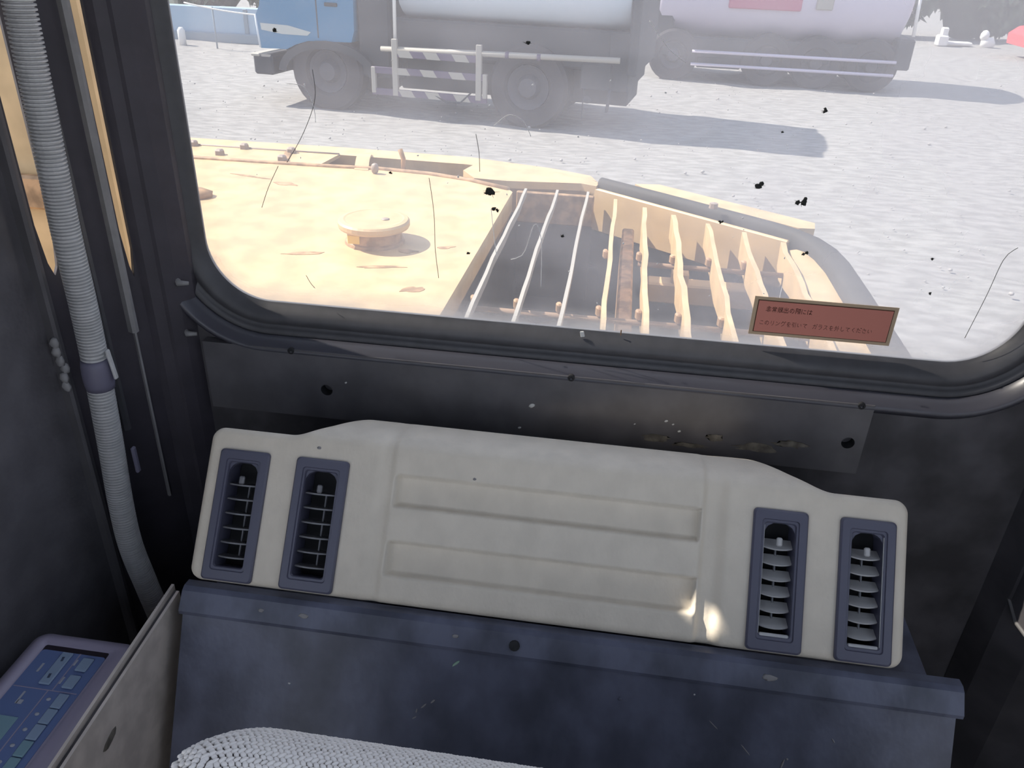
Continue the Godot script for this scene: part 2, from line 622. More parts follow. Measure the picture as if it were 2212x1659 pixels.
	for i in range(m):
		var a := path[i]
		var b := path[(i + 1) % m]
		if a.y > 2.035 or b.y > 2.035 : continue
		var na := _inward(path, i)
		var nb := _inward(path, (i + 1) % m)
		var cuts := 1 if a.distance_to(b) < 0.05 else 60
		for u in cuts:
			for k in steps.size() - 1:
				var q := []
				var al := PackedFloat32Array()
				for e in [[u, k], [u + 1, k], [u + 1, k + 1], [u, k + 1]]:
					var w := float(e[0]) / cuts
					var base: Vector2 = a.lerp(b, w) + na.lerp(nb, w) * steps[e[1]]
					q.append(Vector3(base.x, base.y, -0.7192))
					var fade: float = pow(1.0 - steps[e[1]] / 0.027, 1.1) * (1.0 - smoothstep(2.0, 2.035, base.y))
					al.append(clampf(fade * (0.75 + 0.5 * f.get_noise_2d(base.x * 1.5, base.y * 3.0)), 0.0, 1.0))
				for e in [0, 2, 1, 0, 3, 2]:
					g.v.append(q[e])
					g.c.append(Color(1, 1, 1, al[e]))
				g.s.append(1)
				g.s.append(1)
	part("caked_dust", g, M["caked dust"], pane)
	marks(pane)
	# pressed panel under the window, two bolt holes through it
	var box := CSGBox3D.new()
	box.name = "trim_1"
	box.size = Vector3(0.661, 0.077, 0.012)
	box.position = Vector3(-0.0735, 1.8915, -0.6945)
	box.material = M["wall steel"]
	for x: float in [-0.276, 0.242]:
		var c := CSGCylinder3D.new()
		c.name = "bolt_hole"
		c.operation = CSGShape3D.OPERATION_SUBTRACTION
		c.radius = 0.0062
		c.height = 0.05
		c.sides = 20
		c.rotation.x = PI / 2
		c.position = Vector3(x + 0.0735, 1.887 - 1.8915, 0)
		c.material = M["vent inside"]
		box.add_child(c, true)
	box.set_meta("kind", "structure")
	tag(box, "dark steel panel with two round bolt holes just below the window", "panel")
	add_child(box)
	# specks of paint and smears of dirt on it
	for p in [[-0.064, 1.893, 3.4], [-0.075, 1.866, 1.8], [0.069, 1.891, 2.0], [0.076, 1.888, 1.2], [0.083, 1.881, 1.8], [0.039, 1.884, 1.0], [-0.255, 1.898, 1.4]]:
		var s := Geo.new()
		ball(s, Vector3(p[0], p[1], -0.6885), Vector3(p[2] * 0.002, p[2] * 0.0013, 0.0012), Basis(Vector3.BACK, 0.5), 0.2, 8)
		var o := part("paint_speck", s, M["chip pale"], box, false)
		o.position = Vector3.ZERO
	for p in [[0.062, 1.8705, 0.034, 0.010], [0.095, 1.866, 0.04, 0.007], [0.118, 1.878, 0.022, 0.010], [0.158, 1.871, 0.05, 0.012], [0.19, 1.879, 0.04, 0.010]]:
		var s := Geo.new()
		var o2 := PackedVector2Array()
		for k in 22:
			var a := TAU * k / 22.0
			var r := rng.randf_range(0.55, 1.0)
			o2.append(Vector2(p[0] + cos(a) * p[2] * 0.5 * r, p[1] + sin(a) * p[3] * 0.5 * r))
		prism(s, o2, Transform3D(Basis(), Vector3(0, 0, -0.6886)), 0.0005)
		part("dirt_smear", s, M["dirt smear"], box)
	# vertical pillar in the right corner of the cab
	g = Geo.new()
	var pr := PackedVector2Array([Vector2(0.418, -0.70), Vector2(0.43, -0.672), Vector2(0.455, -0.648), Vector2(0.485, -0.634), Vector2(0.50, -0.63), Vector2(0.50, -0.70)])
	prism(g, pr, Transform3D(Basis(Vector3.RIGHT, Vector3.BACK, Vector3.UP), Vector3(0, 1.2, 0)), 1.7)
	struct("trim_2", "dark corner post right of the window", "pillar", g, M["cab dark"])


func _out(p: Vector2) -> Vector2:
	# where the line from the window's middle through p leaves the wall
	var c := Vector2(-0.0125, 2.38)
	var d := p - c
	var k := INF
	if d.x > 0.0001: k = minf(k, (0.51 - c.x) / d.x)
	if d.x < -0.0001: k = minf(k, (-0.46 - c.x) / d.x)
	if d.y > 0.0001: k = minf(k, (2.92 - c.y) / d.y)
	if d.y < -0.0001: k = minf(k, (1.19 - c.y) / d.y)
	return c + d * k


func _inward(path: PackedVector2Array, i: int) -> Vector2:
	var m := path.size()
	var d := (path[(i + 1) % m] - path[(i + m - 1) % m]).normalized()
	return Vector2(-d.y, d.x)


func _ring(path: PackedVector2Array, profile: Array) -> Geo:
	var g := Geo.new()
	var rows := []
	for i in path.size() + 1:
		var k := i % path.size()
		var nrm := -_inward(path, k)
		var row := []
		for q in profile:
			var p: Vector2 = path[k] + nrm * q[0]
			row.append(Vector3(p.x, p.y, q[1]))
		rows.append(row)
	var t := PackedVector3Array()
	var m: int = profile.size()
	for i in rows.size() - 1:
		for k in m:
			quad(t, rows[i][k], rows[i][(k + 1) % m], rows[i + 1][(k + 1) % m], rows[i + 1][k])
	g.solid(t, 1)
	return g


func marks(pane: Node) -> void:
	# squashed insects and dirt
	for p in [[-0.114, 2.096, 9.0], [-0.110, 2.080, 5.0], [0.121, 2.119, 6.0], [0.159, 2.107, 7.0], [0.172, 2.061, 4.0], [0.163, 2.184, 4.0], [-0.306, 2.223, 3.6], [0.287, 2.033, 2.6], [0.280, 2.065, 2.4], [-0.135, 2.036, 2.6], [-0.047, 2.060, 3.0], [-0.208, 2.107, 2.2], [0.094, 2.084, 3.2], [0.132, 2.165, 1.8], [-0.087, 2.223, 4.5]]:
		var g := Geo.new()
		var s: float = p[2] * 0.0015
		for k in 5:
			ball(g, Vector3(p[0] + rng.randf_range(-0.3, 0.3) * s, p[1] + rng.randf_range(-0.2, 0.2) * s, -0.719), Vector3(s * rng.randf_range(0.3, 0.6), s * rng.randf_range(0.2, 0.45), 0.0012), Basis(Vector3.BACK, rng.randf() * 3.0), 0.35, 8)
		for k in 4:
			var a := rng.randf() * TAU
			tube(g, PackedVector3Array([Vector3(p[0], p[1], -0.719), Vector3(p[0] + cos(a) * s * 0.6, p[1] + sin(a) * s * 0.4, -0.719)]), PackedFloat32Array([0.0003, 0.0001]), 5)
		part("squashed_insect", g, M["squashed bug"], pane)
	var hairs := [
		[Vector2(-0.275, 2.193), Vector2(-0.275, 2.168), Vector2(-0.289, 2.137), Vector2(-0.307, 2.110)],
		[Vector2(-0.129, 2.147), Vector2(-0.126, 2.131), Vector2(-0.125, 2.114)],
		[Vector2(-0.172, 2.105), Vector2(-0.168, 2.073), Vector2(-0.167, 2.036), Vector2(-0.164, 2.008)],
		[Vector2(-0.316, 2.106), Vector2(-0.328, 2.085), Vector2(-0.337, 2.065)],
		[Vector2(-0.299, 1.999), Vector2(-0.295, 1.991), Vector2(-0.291, 1.986)],
		[Vector2(0.346, 2.081), Vector2(0.338, 2.070), Vector2(0.334, 2.035), Vector2(0.328, 1.993)],
	]
	for h in hairs:
		_hair(pane, h, "hair", "hair scratch", 0.00028)
	for h in [[Vector2(-0.094, 2.033), Vector2(-0.082, 2.040), Vector2(-0.073, 2.069), Vector2(-0.066, 2.054), Vector2(-0.064, 2.008)], [Vector2(-0.114, 2.081), Vector2(-0.110, 2.050), Vector2(-0.107, 2.032)], [Vector2(0.012, 2.245), Vector2(0.03, 2.225), Vector2(0.045, 2.215)], [Vector2(-0.30, 2.18), Vector2(-0.285, 2.178), Vector2(-0.277, 2.163), Vector2(-0.276, 2.148)], [Vector2(-0.113, 2.155), Vector2(-0.10, 2.165), Vector2(-0.087, 2.16), Vector2(-0.08, 2.148)]]:
		_hair(pane, h, "scratch", "pale scratch", 0.0003)
	for k in 34:
		var g := Geo.new()
		var p := Vector3(rng.randf_range(-0.34, 0.1), rng.randf_range(2.09, 2.24), -0.7193)
		if k % 3 == 0: p = Vector3(rng.randf_range(-0.1, 0.16), rng.randf_range(1.99, 2.09), -0.7193)
		ball(g, p, Vector3(rng.randf_range(0.0008, 0.0022), rng.randf_range(0.0006, 0.0026), 0.0006), Basis(Vector3.BACK, rng.randf()), 0.3, 6)
		part("dirt_speck", g, M["pale scratch"], pane)


func _hair(pane: Node, pts: Array, called: String, m: String, r: float) -> void:
	var c := Curve3D.new()
	for i in pts.size():
		var p: Vector2 = pts[i]
		var d: Vector2 = (pts[mini(i + 1, pts.size() - 1)] - pts[maxi(i - 1, 0)]) * 0.17
		c.add_point(Vector3(p.x, p.y, -0.719), -Vector3(d.x, d.y, 0), Vector3(d.x, d.y, 0))
	var g := Geo.new()
	var path := PackedVector3Array()
	var n := 18
	for i in n + 1:
		path.append(c.sample_baked(c.get_baked_length() * i / n, true))
	tube(g, path, PackedFloat32Array([r]), 5)
	part(called, g, M[m], pane)


# ------------------------------------------------------------------ corner pillar left of the window
const PA := Vector3(-0.43, 0, -0.70)
const PT := Vector3(-0.562, 0, 0.827)
const PN := Vector3(0.827, 0, 0.562)


func pillar_frame(lift: float) -> Transform3D:
	return Transform3D(Basis(PT, Vector3.UP, PN), PA + PN * lift)


func corner_pillar() -> void:
	# the pillar is one pressed plate with two narrow slots that run up from their pointed lower ends
	var g := Geo.new()
	var o := PackedVector2Array([Vector2(-0.03, 1.2), Vector2(0.135, 1.2), Vector2(0.135, 2.9), Vector2(0.108, 2.9), Vector2(0.108, 2.435), Vector2(0.1125, 2.425), Vector2(0.1118, 2.07), Vector2(0.109, 2.035), Vector2(0.1055, 2.022), Vector2(0.102, 2.030), Vector2(0.098, 2.062), Vector2(0.097, 2.425), Vector2(0.1015, 2.435), Vector2(0.1078, 2.435), Vector2(0.1078, 2.9), Vector2(0.040, 2.9), Vector2(0.040, 2.252), Vector2(0.0435, 2.25), Vector2(0.0425, 2.05), Vector2(0.040, 2.015), Vector2(0.0375, 2.003), Vector2(0.034, 2.03), Vector2(0.0335, 2.25), Vector2(0.037, 2.252), Vector2(0.0398, 2.252), Vector2(0.0398, 2.9), Vector2(-0.03, 2.9)])
	prism(g, o, pillar_frame(-0.005), 0.005)
	var p := struct("trim_3", "dark corner pillar left of the window with two narrow slots", "pillar", g, M["pillar vinyl"])
	# rolled cover beside the window
	g = Geo.new()
	prism(g, PackedVector2Array([Vector2(-0.025, 0.0), Vector2(-0.022, 0.009), Vector2(-0.012, 0.014), Vector2(0.004, 0.0145), Vector2(0.016, 0.0125), Vector2(0.0185, 0.0095), Vector2(0.028, 0.006), Vector2(0.033, 0.0)]), _standing(0.0, 1.2), 1.7)
	part("pillar_cover", g, M["pillar vinyl"], p)
	# light rubber strip between the slots, and the dark one beside the hose
	g = Geo.new()
	prism(g, PackedVector2Array([Vector2(0.0445, 0.0), Vector2(0.0455, 0.005), Vector2(0.049, 0.0075), Vector2(0.0525, 0.006), Vector2(0.054, 0.0)]), _standing(0.0, 1.95), 0.95)
	part("rubber_strip", g, M["seal strip"], p)
	g = Geo.new()
	prism(g, PackedVector2Array([Vector2(0.047, 0.0), Vector2(0.0475, 0.003), Vector2(0.0495, 0.003), Vector2(0.050, 0.0)]), _standing(0.0, 1.75), 0.25)
	part("rubber_strip", g, M["seal strip"], p)
	g = Geo.new()
	prism(g, PackedVector2Array([Vector2(0.073, 0.0), Vector2(0.0735, 0.006), Vector2(0.077, 0.008), Vector2(0.0805, 0.006), Vector2(0.082, 0.0)]), _standing(0.0, 1.85), 1.05)
	part("edge_strip", g, M["rubber"], p)
	g = Geo.new()
	prism(g, PackedVector2Array([Vector2(0.114, 0.0), Vector2(0.1145, 0.004), Vector2(0.119, 0.010), Vector2(0.1225, 0.0105), Vector2(0.124, 0.006), Vector2(0.126, 0.0)]), _standing(0.0, 1.5), 1.4)
	part("edge_strip", g, M["wall steel"], p)
	g = Geo.new()
	bx(g, pillar_frame(0.002) * Vector3(0.105, 2.337, 0), Vector3(0.024, 0.125, 0.004), 0.001, pillar_frame(0.0).basis)
	part("slot_mask", g, M["pillar vinyl"], p)  # added above the view, trims the slot's sun to a small console patch
	# added baffle outside the pillar, keeps sun out of the slot nearest the window
	g = Geo.new()
	bx(g, pillar_frame(-0.036) * Vector3(0.0535, 2.45, 0), Vector3(0.003, 0.9, 0.062), 0.0008, pillar_frame(0.0).basis)
	part("sun_baffle", g, M["pillar vinyl"], p)
	# putty-like lump on the edge
	g = Geo.new()
	for k in 6:
		ball(g, pillar_frame(0.010) * Vector3(0.121 + rng.randf_range(-0.003, 0.003), 1.965 - k * 0.009, 0), Vector3(0.009, 0.012, 0.006), Basis(), 0.2, 8)
	part("sealant_lump", g, M["seal strip"], p)
	# raised bead on the corner beside the window's lower corner
	g = Geo.new()
	for k in 2:
		tube(g, PackedVector3Array([Vector3(-0.424, 1.997 - k * 0.055, -0.694), Vector3(-0.418, 1.992 - k * 0.055, -0.688), Vector3(-0.409, 1.992 - k * 0.055, -0.690)]), PackedFloat32Array([0.002, 0.0035, 0.002]), 7)
	part("weld_bead", g, M["seal strip"], p)


# frame for prisms that stand on the pillar plate: outline x = along the plate, y = out of it
func _standing(lift: float, from_y: float) -> Transform3D:
	return Transform3D(Basis(PT, PN, Vector3.UP), PA + PN * lift + Vector3(0, from_y, 0))


func boom() -> void:
	# shaded side of the yellow boom, seen only through the slots of the pillar
	var root := thing("boom", "shaded yellow steel boom seen through the narrow pillar slots", "boom", Vector3(-0.95, 1.2, -1.05))
	var g := Geo.new()
	bx(g, Vector3(-0.98, 2.205, -1.12), Vector3(0.5, 0.96, 0.1), 0.01)
	part("side_plate", g, M["yellow paint"], root)
	g = Geo.new()
	bx(g, Vector3(-0.98, 1.95, -1.062), Vector3(0.42, 0.05, 0.015), 0.004)
	part("rib", g, M["yellow worn"], root)


# ------------------------------------------------------------------ the machine's deck
const HOOD := 1.72


func flat(pts: Array) -> PackedVector2Array:
	# plan outline (x, z) for a prism lying on its side; y of the outline is -z
	var o := PackedVector2Array()
	for p in pts:
		o.append(Vector2(p[0], -p[1]))
	return o


func lying(top: float, thick: float) -> Transform3D:
	return Transform3D(Basis(Vector3.RIGHT, Vector3.FORWARD, Vector3.UP), Vector3(0, top - thick, 0))


func engine_hood() -> void:
	var root := thing("engine_hood", "sun-bleached yellow engine hood just outside the window", "hood", Vector3(-1.0, 1.0, -1.6))
	var g := Geo.new()
	prism(g, flat([[-2.3, -0.80], [-0.288, -0.80], [-0.286, -1.26], [-0.271, -2.06], [-0.285, -2.085], [-0.40, -2.14], [-0.52, -2.175], [-0.66, -2.19], [-0.83, -2.178], [-2.3, -2.145]]), lying(HOOD, 0.05), 0.05)
	part("top_plate", g, M["yellow paint"], root)
	g = Geo.new()
	bx(g, Vector3(-1.3, 1.33, -1.47), Vector3(1.98, 0.66, 1.3), 0.02)
	part("body", g, M["yellow paint"], root)
	# turned-up hem along the far edge
	g = Geo.new()
	var hem := PackedVector3Array([Vector3(-2.3, HOOD, -2.145), Vector3(-0.83, HOOD, -2.178), Vector3(-0.66, HOOD, -2.19), Vector3(-0.52, HOOD, -2.175), Vector3(-0.40, HOOD, -2.14), Vector3(-0.285, HOOD, -2.08)])
	tube(g, hem, PackedFloat32Array([0.008]), 8)
	part("hem", g, M["yellow worn"], root)
	# filler neck with its cap
	g = Geo.new()
	lathe(g, Transform3D(Basis(), Vector3(-0.505, HOOD, -1.605)), PackedVector2Array([Vector2(0, 0), Vector2(0.064, 0), Vector2(0.062, 0.006), Vector2(0.058, 0.008), Vector2(0.058, 0.034), Vector2(0, 0.034)]), 32)
	var neck := part("filler_neck", g, M["yellow worn"], root)
	g = Geo.new()
	lathe(g, Transform3D(Basis(), Vector3(-0.505, HOOD + 0.034, -1.605)), PackedVector2Array([Vector2(0, 0), Vector2(0.074, 0), Vector2(0.076, 0.004), Vector2(0.076, 0.012), Vector2(0.072, 0.016), Vector2(0.064, 0.0175), Vector2(0.06, 0.0165), Vector2(0, 0.0165)]), 36)
	var cap := part("filler_cap", g, M["yellow paint"], neck)
	cap.set_meta("label", "round yellow filler cap")
	g = Geo.new()
	ball(g, Vector3(-0.480, HOOD + 0.0505, -1.605), Vector3(0.02, 0.006, 0.02), Basis(), 0.1, 10)
	part("cap_rivet", g, M["bolt grey"], neck)
	g = Geo.new()
	bx(g, Vector3(-0.533, HOOD + 0.02, -1.5485), Vector3(0.026, 0.018, 0.003), 0.001)
	part("neck_tag", g, mat("tag yellow", lin(0.8, 0.55, 0.12), 0.5), neck)
	# weld seam and worn scuffs raised a hair from the plate
	for s in [[-0.98, -2.03, 0.16, 0.012, -0.2], [-0.86, -1.985, 0.10, 0.035, -0.15], [-0.45, -1.46, 0.12, 0.02, 0.25], [-0.42, -1.56, 0.05, 0.03, 0.0], [-0.62, -1.50, 0.10, 0.02, 0.3], [-0.36, -1.36, 0.06, 0.03, 0.6], [-0.35, -1.6, 0.05, 0.02, 0.5]]:
		var sg := Geo.new()
		var ol := PackedVector2Array()
		for k in 14:
			var a := TAU * k / 14.0
			var r := rng.randf_range(0.5, 1.0)
			ol.append(Vector2(cos(a) * s[2] * 0.5 * r, sin(a) * s[3] * 0.5 * r).rotated(s[4]) + Vector2(s[0], -s[1]))
		prism(sg, ol, lying(HOOD + 0.0008, 0.0008), 0.0008)
		part("scuff", sg, M["yellow worn"], root)
	g = Geo.new()
	ball(g, Vector3(-0.665, HOOD + 0.014, -2.145), Vector3(0.022, 0.03, 0.022), Basis(), 0.1, 8)
	part("bolt_head", g, M["bolt grey"], root)
	g = Geo.new()
	tube(g, PackedVector3Array([Vector3(-0.60, HOOD - 0.02, -2.2), Vector3(-0.60, HOOD + 0.03, -2.205), Vector3(-0.61, HOOD + 0.055, -2.21)]), PackedFloat32Array([0.007]), 7)
	part("pin", g, M["yellow worn"], root)
	g = Geo.new()
	ball(g, Vector3(-1.02, HOOD + 0.006, -1.82), Vector3(0.09, 0.03, 0.07), Basis(), 0.1, 10)
	part("dent_plug", g, M["yellow worn"], root)


const SLATS := [[-0.242, -2.112], [-0.159, -2.112], [-0.078, -2.115], [-0.003, -2.070], [0.071, -2.022], [0.144, -1.978], [0.222, -1.923], [0.298, -1.868], [0.380, -1.812]]


func grille() -> void:
	var root := thing("exhaust_grille", "yellow slatted grille over the dark engine bay beyond the window", "grille", Vector3(0.1, 1.0, -1.6))
	# walls of the bay under the slats
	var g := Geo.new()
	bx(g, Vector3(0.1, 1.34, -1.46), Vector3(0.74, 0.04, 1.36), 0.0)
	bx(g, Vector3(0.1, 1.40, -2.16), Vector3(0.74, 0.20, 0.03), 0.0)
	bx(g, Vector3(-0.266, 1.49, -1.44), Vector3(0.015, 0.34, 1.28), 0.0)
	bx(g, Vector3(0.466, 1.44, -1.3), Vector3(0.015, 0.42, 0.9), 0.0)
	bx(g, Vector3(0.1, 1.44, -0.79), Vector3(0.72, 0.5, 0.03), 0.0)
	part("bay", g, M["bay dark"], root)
	# far wall that catches the sun between the slats, first across, then slanting
	g = Geo.new()
	bx(g, Vector3(-0.165, 1.66, -2.14), Vector3(0.21, 0.085, 0.012), 0.003)
	part("back_plate", g, M["yellow worn"], root)
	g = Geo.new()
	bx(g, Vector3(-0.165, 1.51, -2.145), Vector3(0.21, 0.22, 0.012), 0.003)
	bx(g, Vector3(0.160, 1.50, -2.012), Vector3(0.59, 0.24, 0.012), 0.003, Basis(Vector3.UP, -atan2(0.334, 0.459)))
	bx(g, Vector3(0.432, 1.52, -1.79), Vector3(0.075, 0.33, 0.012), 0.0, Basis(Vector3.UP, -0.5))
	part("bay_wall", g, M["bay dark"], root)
	g = Geo.new()
	var turn := Basis(Vector3.UP, -atan2(0.334, 0.459))
	bx(g, Vector3(0.168, 1.660, -2.002), Vector3(0.568, 0.115, 0.012), 0.003, turn)
	part("back_plate", g, M["yellow paint"], root)
	# slats: upright sheets running from the back plate towards the cab
	for i in SLATS.size():
		g = Geo.new()
		var x: float = SLATS[i][0]
		var far: float = SLATS[i][1]
		var t := PackedVector3Array()
		var th := 0.0034 if i < 3 else 0.0045 + 0.0006 * (i % 3)
		var rows := []
		var n := 16
		for k in n + 1:
			var z := lerpf(far, -0.86, float(k) / n)
			var bend := 0.0016 * sin(k * 1.3 + i * 2.0) + 0.0012 * sin(k * 3.1 + i) if i > 2 else 0.0015 * sin(k * 0.7 + i)
			var top := HOOD - 0.002 + 0.0025 * sin(k * 2.1 + i)
			var deep := 0.062 + 0.004 * sin(k * 1.7 + i * 3.0) if i > 2 else 0.022
			rows.append([Vector3(x - th + bend, top, z), Vector3(x + th + bend, top, z), Vector3(x + th * 0.7 + bend, top - deep, z), Vector3(x - th * 0.7 + bend, top - deep, z)])
		for k in n:
			for e in 4:
				quad(t, rows[k][e], rows[k][(e + 1) % 4], rows[k + 1][(e + 1) % 4], rows[k + 1][e])
		quad(t, rows[0][3], rows[0][2], rows[0][1], rows[0][0])
		quad(t, rows[n][0], rows[n][1], rows[n][2], rows[n][3])
		g.solid(t, -1)
		var slat := part("slat", g, M["yellow paint"] if i > 2 else M["rail pale"], root)
		# clips welded to the slat where the tie rods pass
		for z: float in [-1.40, -1.72]:
			if z < far + 0.1: continue
			if i < 3 and z < -1.5: continue
			g = Geo.new()
			bx(g, Vector3(x - 0.010, HOOD - 0.028, z), Vector3(0.011, 0.02, 0.016), 0.003, Basis(Vector3.UP, 0.3))
			part("clip", g, M["yellow worn"], slat)
	# tie rods
	for z: float in [-1.40, -1.72]:
		g = Geo.new()
		tube(g, PackedVector3Array([Vector3(-0.25 if z > -1.5 else 0.06, HOOD - 0.045, z), Vector3(0.385, HOOD - 0.045, z)]), PackedFloat32Array([0.006]), 8)
		part("tie_rod", g, M["rust brown"], root)
	# yellow bracket and post under the slats
	g = Geo.new()
	bx(g, Vector3(0.215, 1.575, -1.83), Vector3(0.25, 0.05, 0.05), 0.004)
	bx(g, Vector3(0.165, 1.612, -1.83), Vector3(0.04, 0.03, 0.04), 0.004)
	part("bracket", g, M["yellow paint"], root)
	g = Geo.new()
	bx(g, Vector3(0.037, 1.585, -1.5), Vector3(0.03, 0.13, 1.1), 0.004)
	part("divider", g, M["yellow worn"], root)
	# grey rim that rises round the slanting side and the corner
	g = Geo.new()
	var path := [Vector2(-0.048, -2.192), Vector2(0.112, -2.080), Vector2(0.262, -1.972), Vector2(0.370, -1.893), Vector2(0.412, -1.852), Vector2(0.440, -1.805), Vector2(0.459, -1.74), Vector2(0.468, -1.66), Vector2(0.470, -1.5), Vector2(0.470, -0.82)]
	var prof := [Vector2(-0.014, -0.04), Vector2(-0.013, 0.008), Vector2(-0.007, 0.017), Vector2(0.004, 0.020), Vector2(0.012, 0.016), Vector2(0.015, 0.0), Vector2(0.015, -0.04)]
	var rws := []
	for k in path.size():
		var d: Vector2 = (path[mini(k + 1, path.size() - 1)] - path[maxi(k - 1, 0)]).normalized()
		var out := Vector2(d.y, -d.x)
		var wide := 1.0 + 0.7 * smoothstep(3.0, 6.0, float(k))
		var row := []
		for q in prof:
			var c: Vector2 = path[k] + out * q.x * wide
			row.append(Vector3(c.x, HOOD + q.y, c.y))
		rws.append(row)
	var tt := PackedVector3Array()
	for k in rws.size() - 1:
		for e in prof.size():
			quad(tt, rws[k][e], rws[k][(e + 1) % prof.size()], rws[k + 1][(e + 1) % prof.size()], rws[k + 1][e])
	g.solid(tt, 1)
	part("rim", g, M["rim grey"], root)
	# plate between the last slat and the rim
	g = Geo.new()
	prism(g, flat([[0.388, -0.82], [0.455, -0.82], [0.455, -1.68], [0.44, -1.77], [0.41, -1.80], [0.392, -1.79]]), lying(HOOD - 0.01, 0.012), 0.012)
	part("corner_plate", g, M["yellow paint"], root)
	# ledge beyond the rim
	g = Geo.new()
	prism(g, flat([[0.070, -2.140], [0.425, -1.890], [0.462, -1.894], [0.470, -1.940], [0.11, -2.192], [0.045, -2.182]]), lying(HOOD + 0.012, 0.05), 0.05)
	part("ledge", g, M["yellow paint"], root)
	g = Geo.new()
	for q in [[0.232, -1.955]]:
		lathe(g, Transform3D(Basis(), Vector3(q[0], HOOD + 0.026, q[1])), PackedVector2Array([Vector2(0, 0), Vector2(0.011, 0), Vector2(0.010, 0.012), Vector2(0, 0.014)]), 8)
	part("bolt_head", g, M["bolt grey"], root)


func deck_beam() -> void:
	var root := thing("deck_beam", "long pale yellow beam with bolted cover plate along the hood's far edge", "beam", Vector3(-1.2, 1.0, -2.35))
	var g := Geo.new()
	prism(g, flat([[-2.5, -2.300], [-0.80, -2.330], [-0.45, -2.322], [-0.16, -2.275], [-0.06, -2.235], [-0.08, -2.29], [-0.20, -2.345], [-0.45, -2.41], [-0.85, -2.425], [-2.5, -2.395]]), lying(HOOD - 0.002, 0.30), 0.30)
	part("top_rail", g, M["yellow paint"], root)
	# trough between hood and beam
	g = Geo.new()
	prism(g, flat([[-2.5, -2.13], [-0.30, -2.08], [-0.29, -2.22], [-0.45, -2.34], [-2.5, -2.34]]), lying(1.50, 0.02), 0.02)
	part("trough", g, M["rust brown"], root)
	g = Geo.new()
	prism(g, flat([[-2.5, -2.205], [-0.838, -2.188], [-0.825, -2.325], [-2.5, -2.300]]), lying(HOOD + 0.002, 0.01), 0.01)
	part("cover_plate", g, M["yellow paint"], root)
	g = Geo.new()
	tube(g, PackedVector3Array([Vector3(-2.5, HOOD + 0.002, -2.306), Vector3(-1.0, HOOD + 0.002, -2.316), Vector3(-0.825, HOOD + 0.002, -2.318)]), PackedFloat32Array([0.004]), 6)
	part("seam", g, M["bolt grey"], root)
	g = Geo.new()
	prism(g, flat([[-0.965, -2.30], [-0.985, -2.30], [-0.955, -2.195], [-0.935, -2.195]]), lying(HOOD + 0.005, 0.006), 0.006)
	part("bracket", g, M["yellow worn"], root)
	for p in [[-1.272, -2.305], [-1.115, -2.31], [-0.965, -2.30], [-1.15, -2.222], [-0.955, -2.205]]:
		g = Geo.new()
		lathe(g, Transform3D(Basis(), Vector3(p[0], HOOD + 0.002, p[1])), PackedVector2Array([Vector2(0, 0), Vector2(0.015, 0), Vector2(0.014, 0.012), Vector2(0.008, 0.016), Vector2(0, 0.016)]), 6)
		part("bolt_head", g, M["bolt grey"], root)
	# strap over the trough
	g = Geo.new()
	var rows := []
	for k in 9:
		var w := k / 8.0
		var mid := Vector3(lerpf(-0.712, -0.755, w), HOOD + 0.012 * sin(PI * w) + 0.001, lerpf(-2.17, -2.35, w))
		rows.append([mid + Vector3(-0.02, 0, 0), mid + Vector3(0.02, 0, 0), mid + Vector3(0.02, -0.006, 0), mid + Vector3(-0.02, -0.006, 0)])
	var t := PackedVector3Array()
	for k in 8:
		for e in 4:
			quad(t, rows[k][e], rows[k][(e + 1) % 4], rows[k + 1][(e + 1) % 4], rows[k + 1][e])
	quad(t, rows[0][3], rows[0][2], rows[0][1], rows[0][0])
	quad(t, rows[8][0], rows[8][1], rows[8][2], rows[8][3])
	g.solid(t, -1)
	part("strap", g, M["yellow paint"], root)
	# plate over the right end of the trough, its near edge bent down
	g = Geo.new()
	prism(g, flat([[-0.435, -2.23], [-0.39, -2.155], [-0.30, -2.15], [-0.10, -2.178], [-0.058, -2.16], [-0.05, -2.2], [-0.16, -2.28], [-0.41, -2.33]]), lying(HOOD + 0.004, 0.02), 0.02)
	part("end_plate", g, M["yellow paint"], root)


# ------------------------------------------------------------------ trucks
func wheel(root: Node3D, at: Vector3, r: float, w: float) -> void:
	var g := Geo.new()
	var xf := Transform3D(Basis(Vector3.RIGHT, Vector3.BACK, Vector3.DOWN), at)
	lathe(g, xf, PackedVector2Array([Vector2(r * 0.52, -w), Vector2(r * 0.9, -w), Vector2(r, -w * 0.9), Vector2(r, -w * 0.1), Vector2(r * 0.92, 0), Vector2(r * 0.6, 0.01), Vector2(r * 0.54, -0.03), Vector2(r * 0.52, -w)]), 28)
	var tyre := part("tyre", g, M["tyre"], root, true)
	g = Geo.new()
	lathe(g, xf, PackedVector2Array([Vector2(0, -w * 0.7), Vector2(r * 0.53, -w * 0.7), Vector2(r * 0.53, -0.03), Vector2(r * 0.46, -0.06), Vector2(r * 0.3, -0.1), Vector2(r * 0.22, 0.0), Vector2(0, 0.02)]), 20)
	part("hub", g, M["hub"], tyre, true)


func lbx(g: Geo, s0: float, h0: float, z0: float, s1: float, h1: float, z1: float, bev := 0.01) -> void:
	bx(g, Vector3((s0 + s1) / 2, (h0 + h1) / 2, (z0 + z1) / 2), Vector3(absf(s1 - s0), absf(h1 - h0), absf(z1 - z0)), bev)


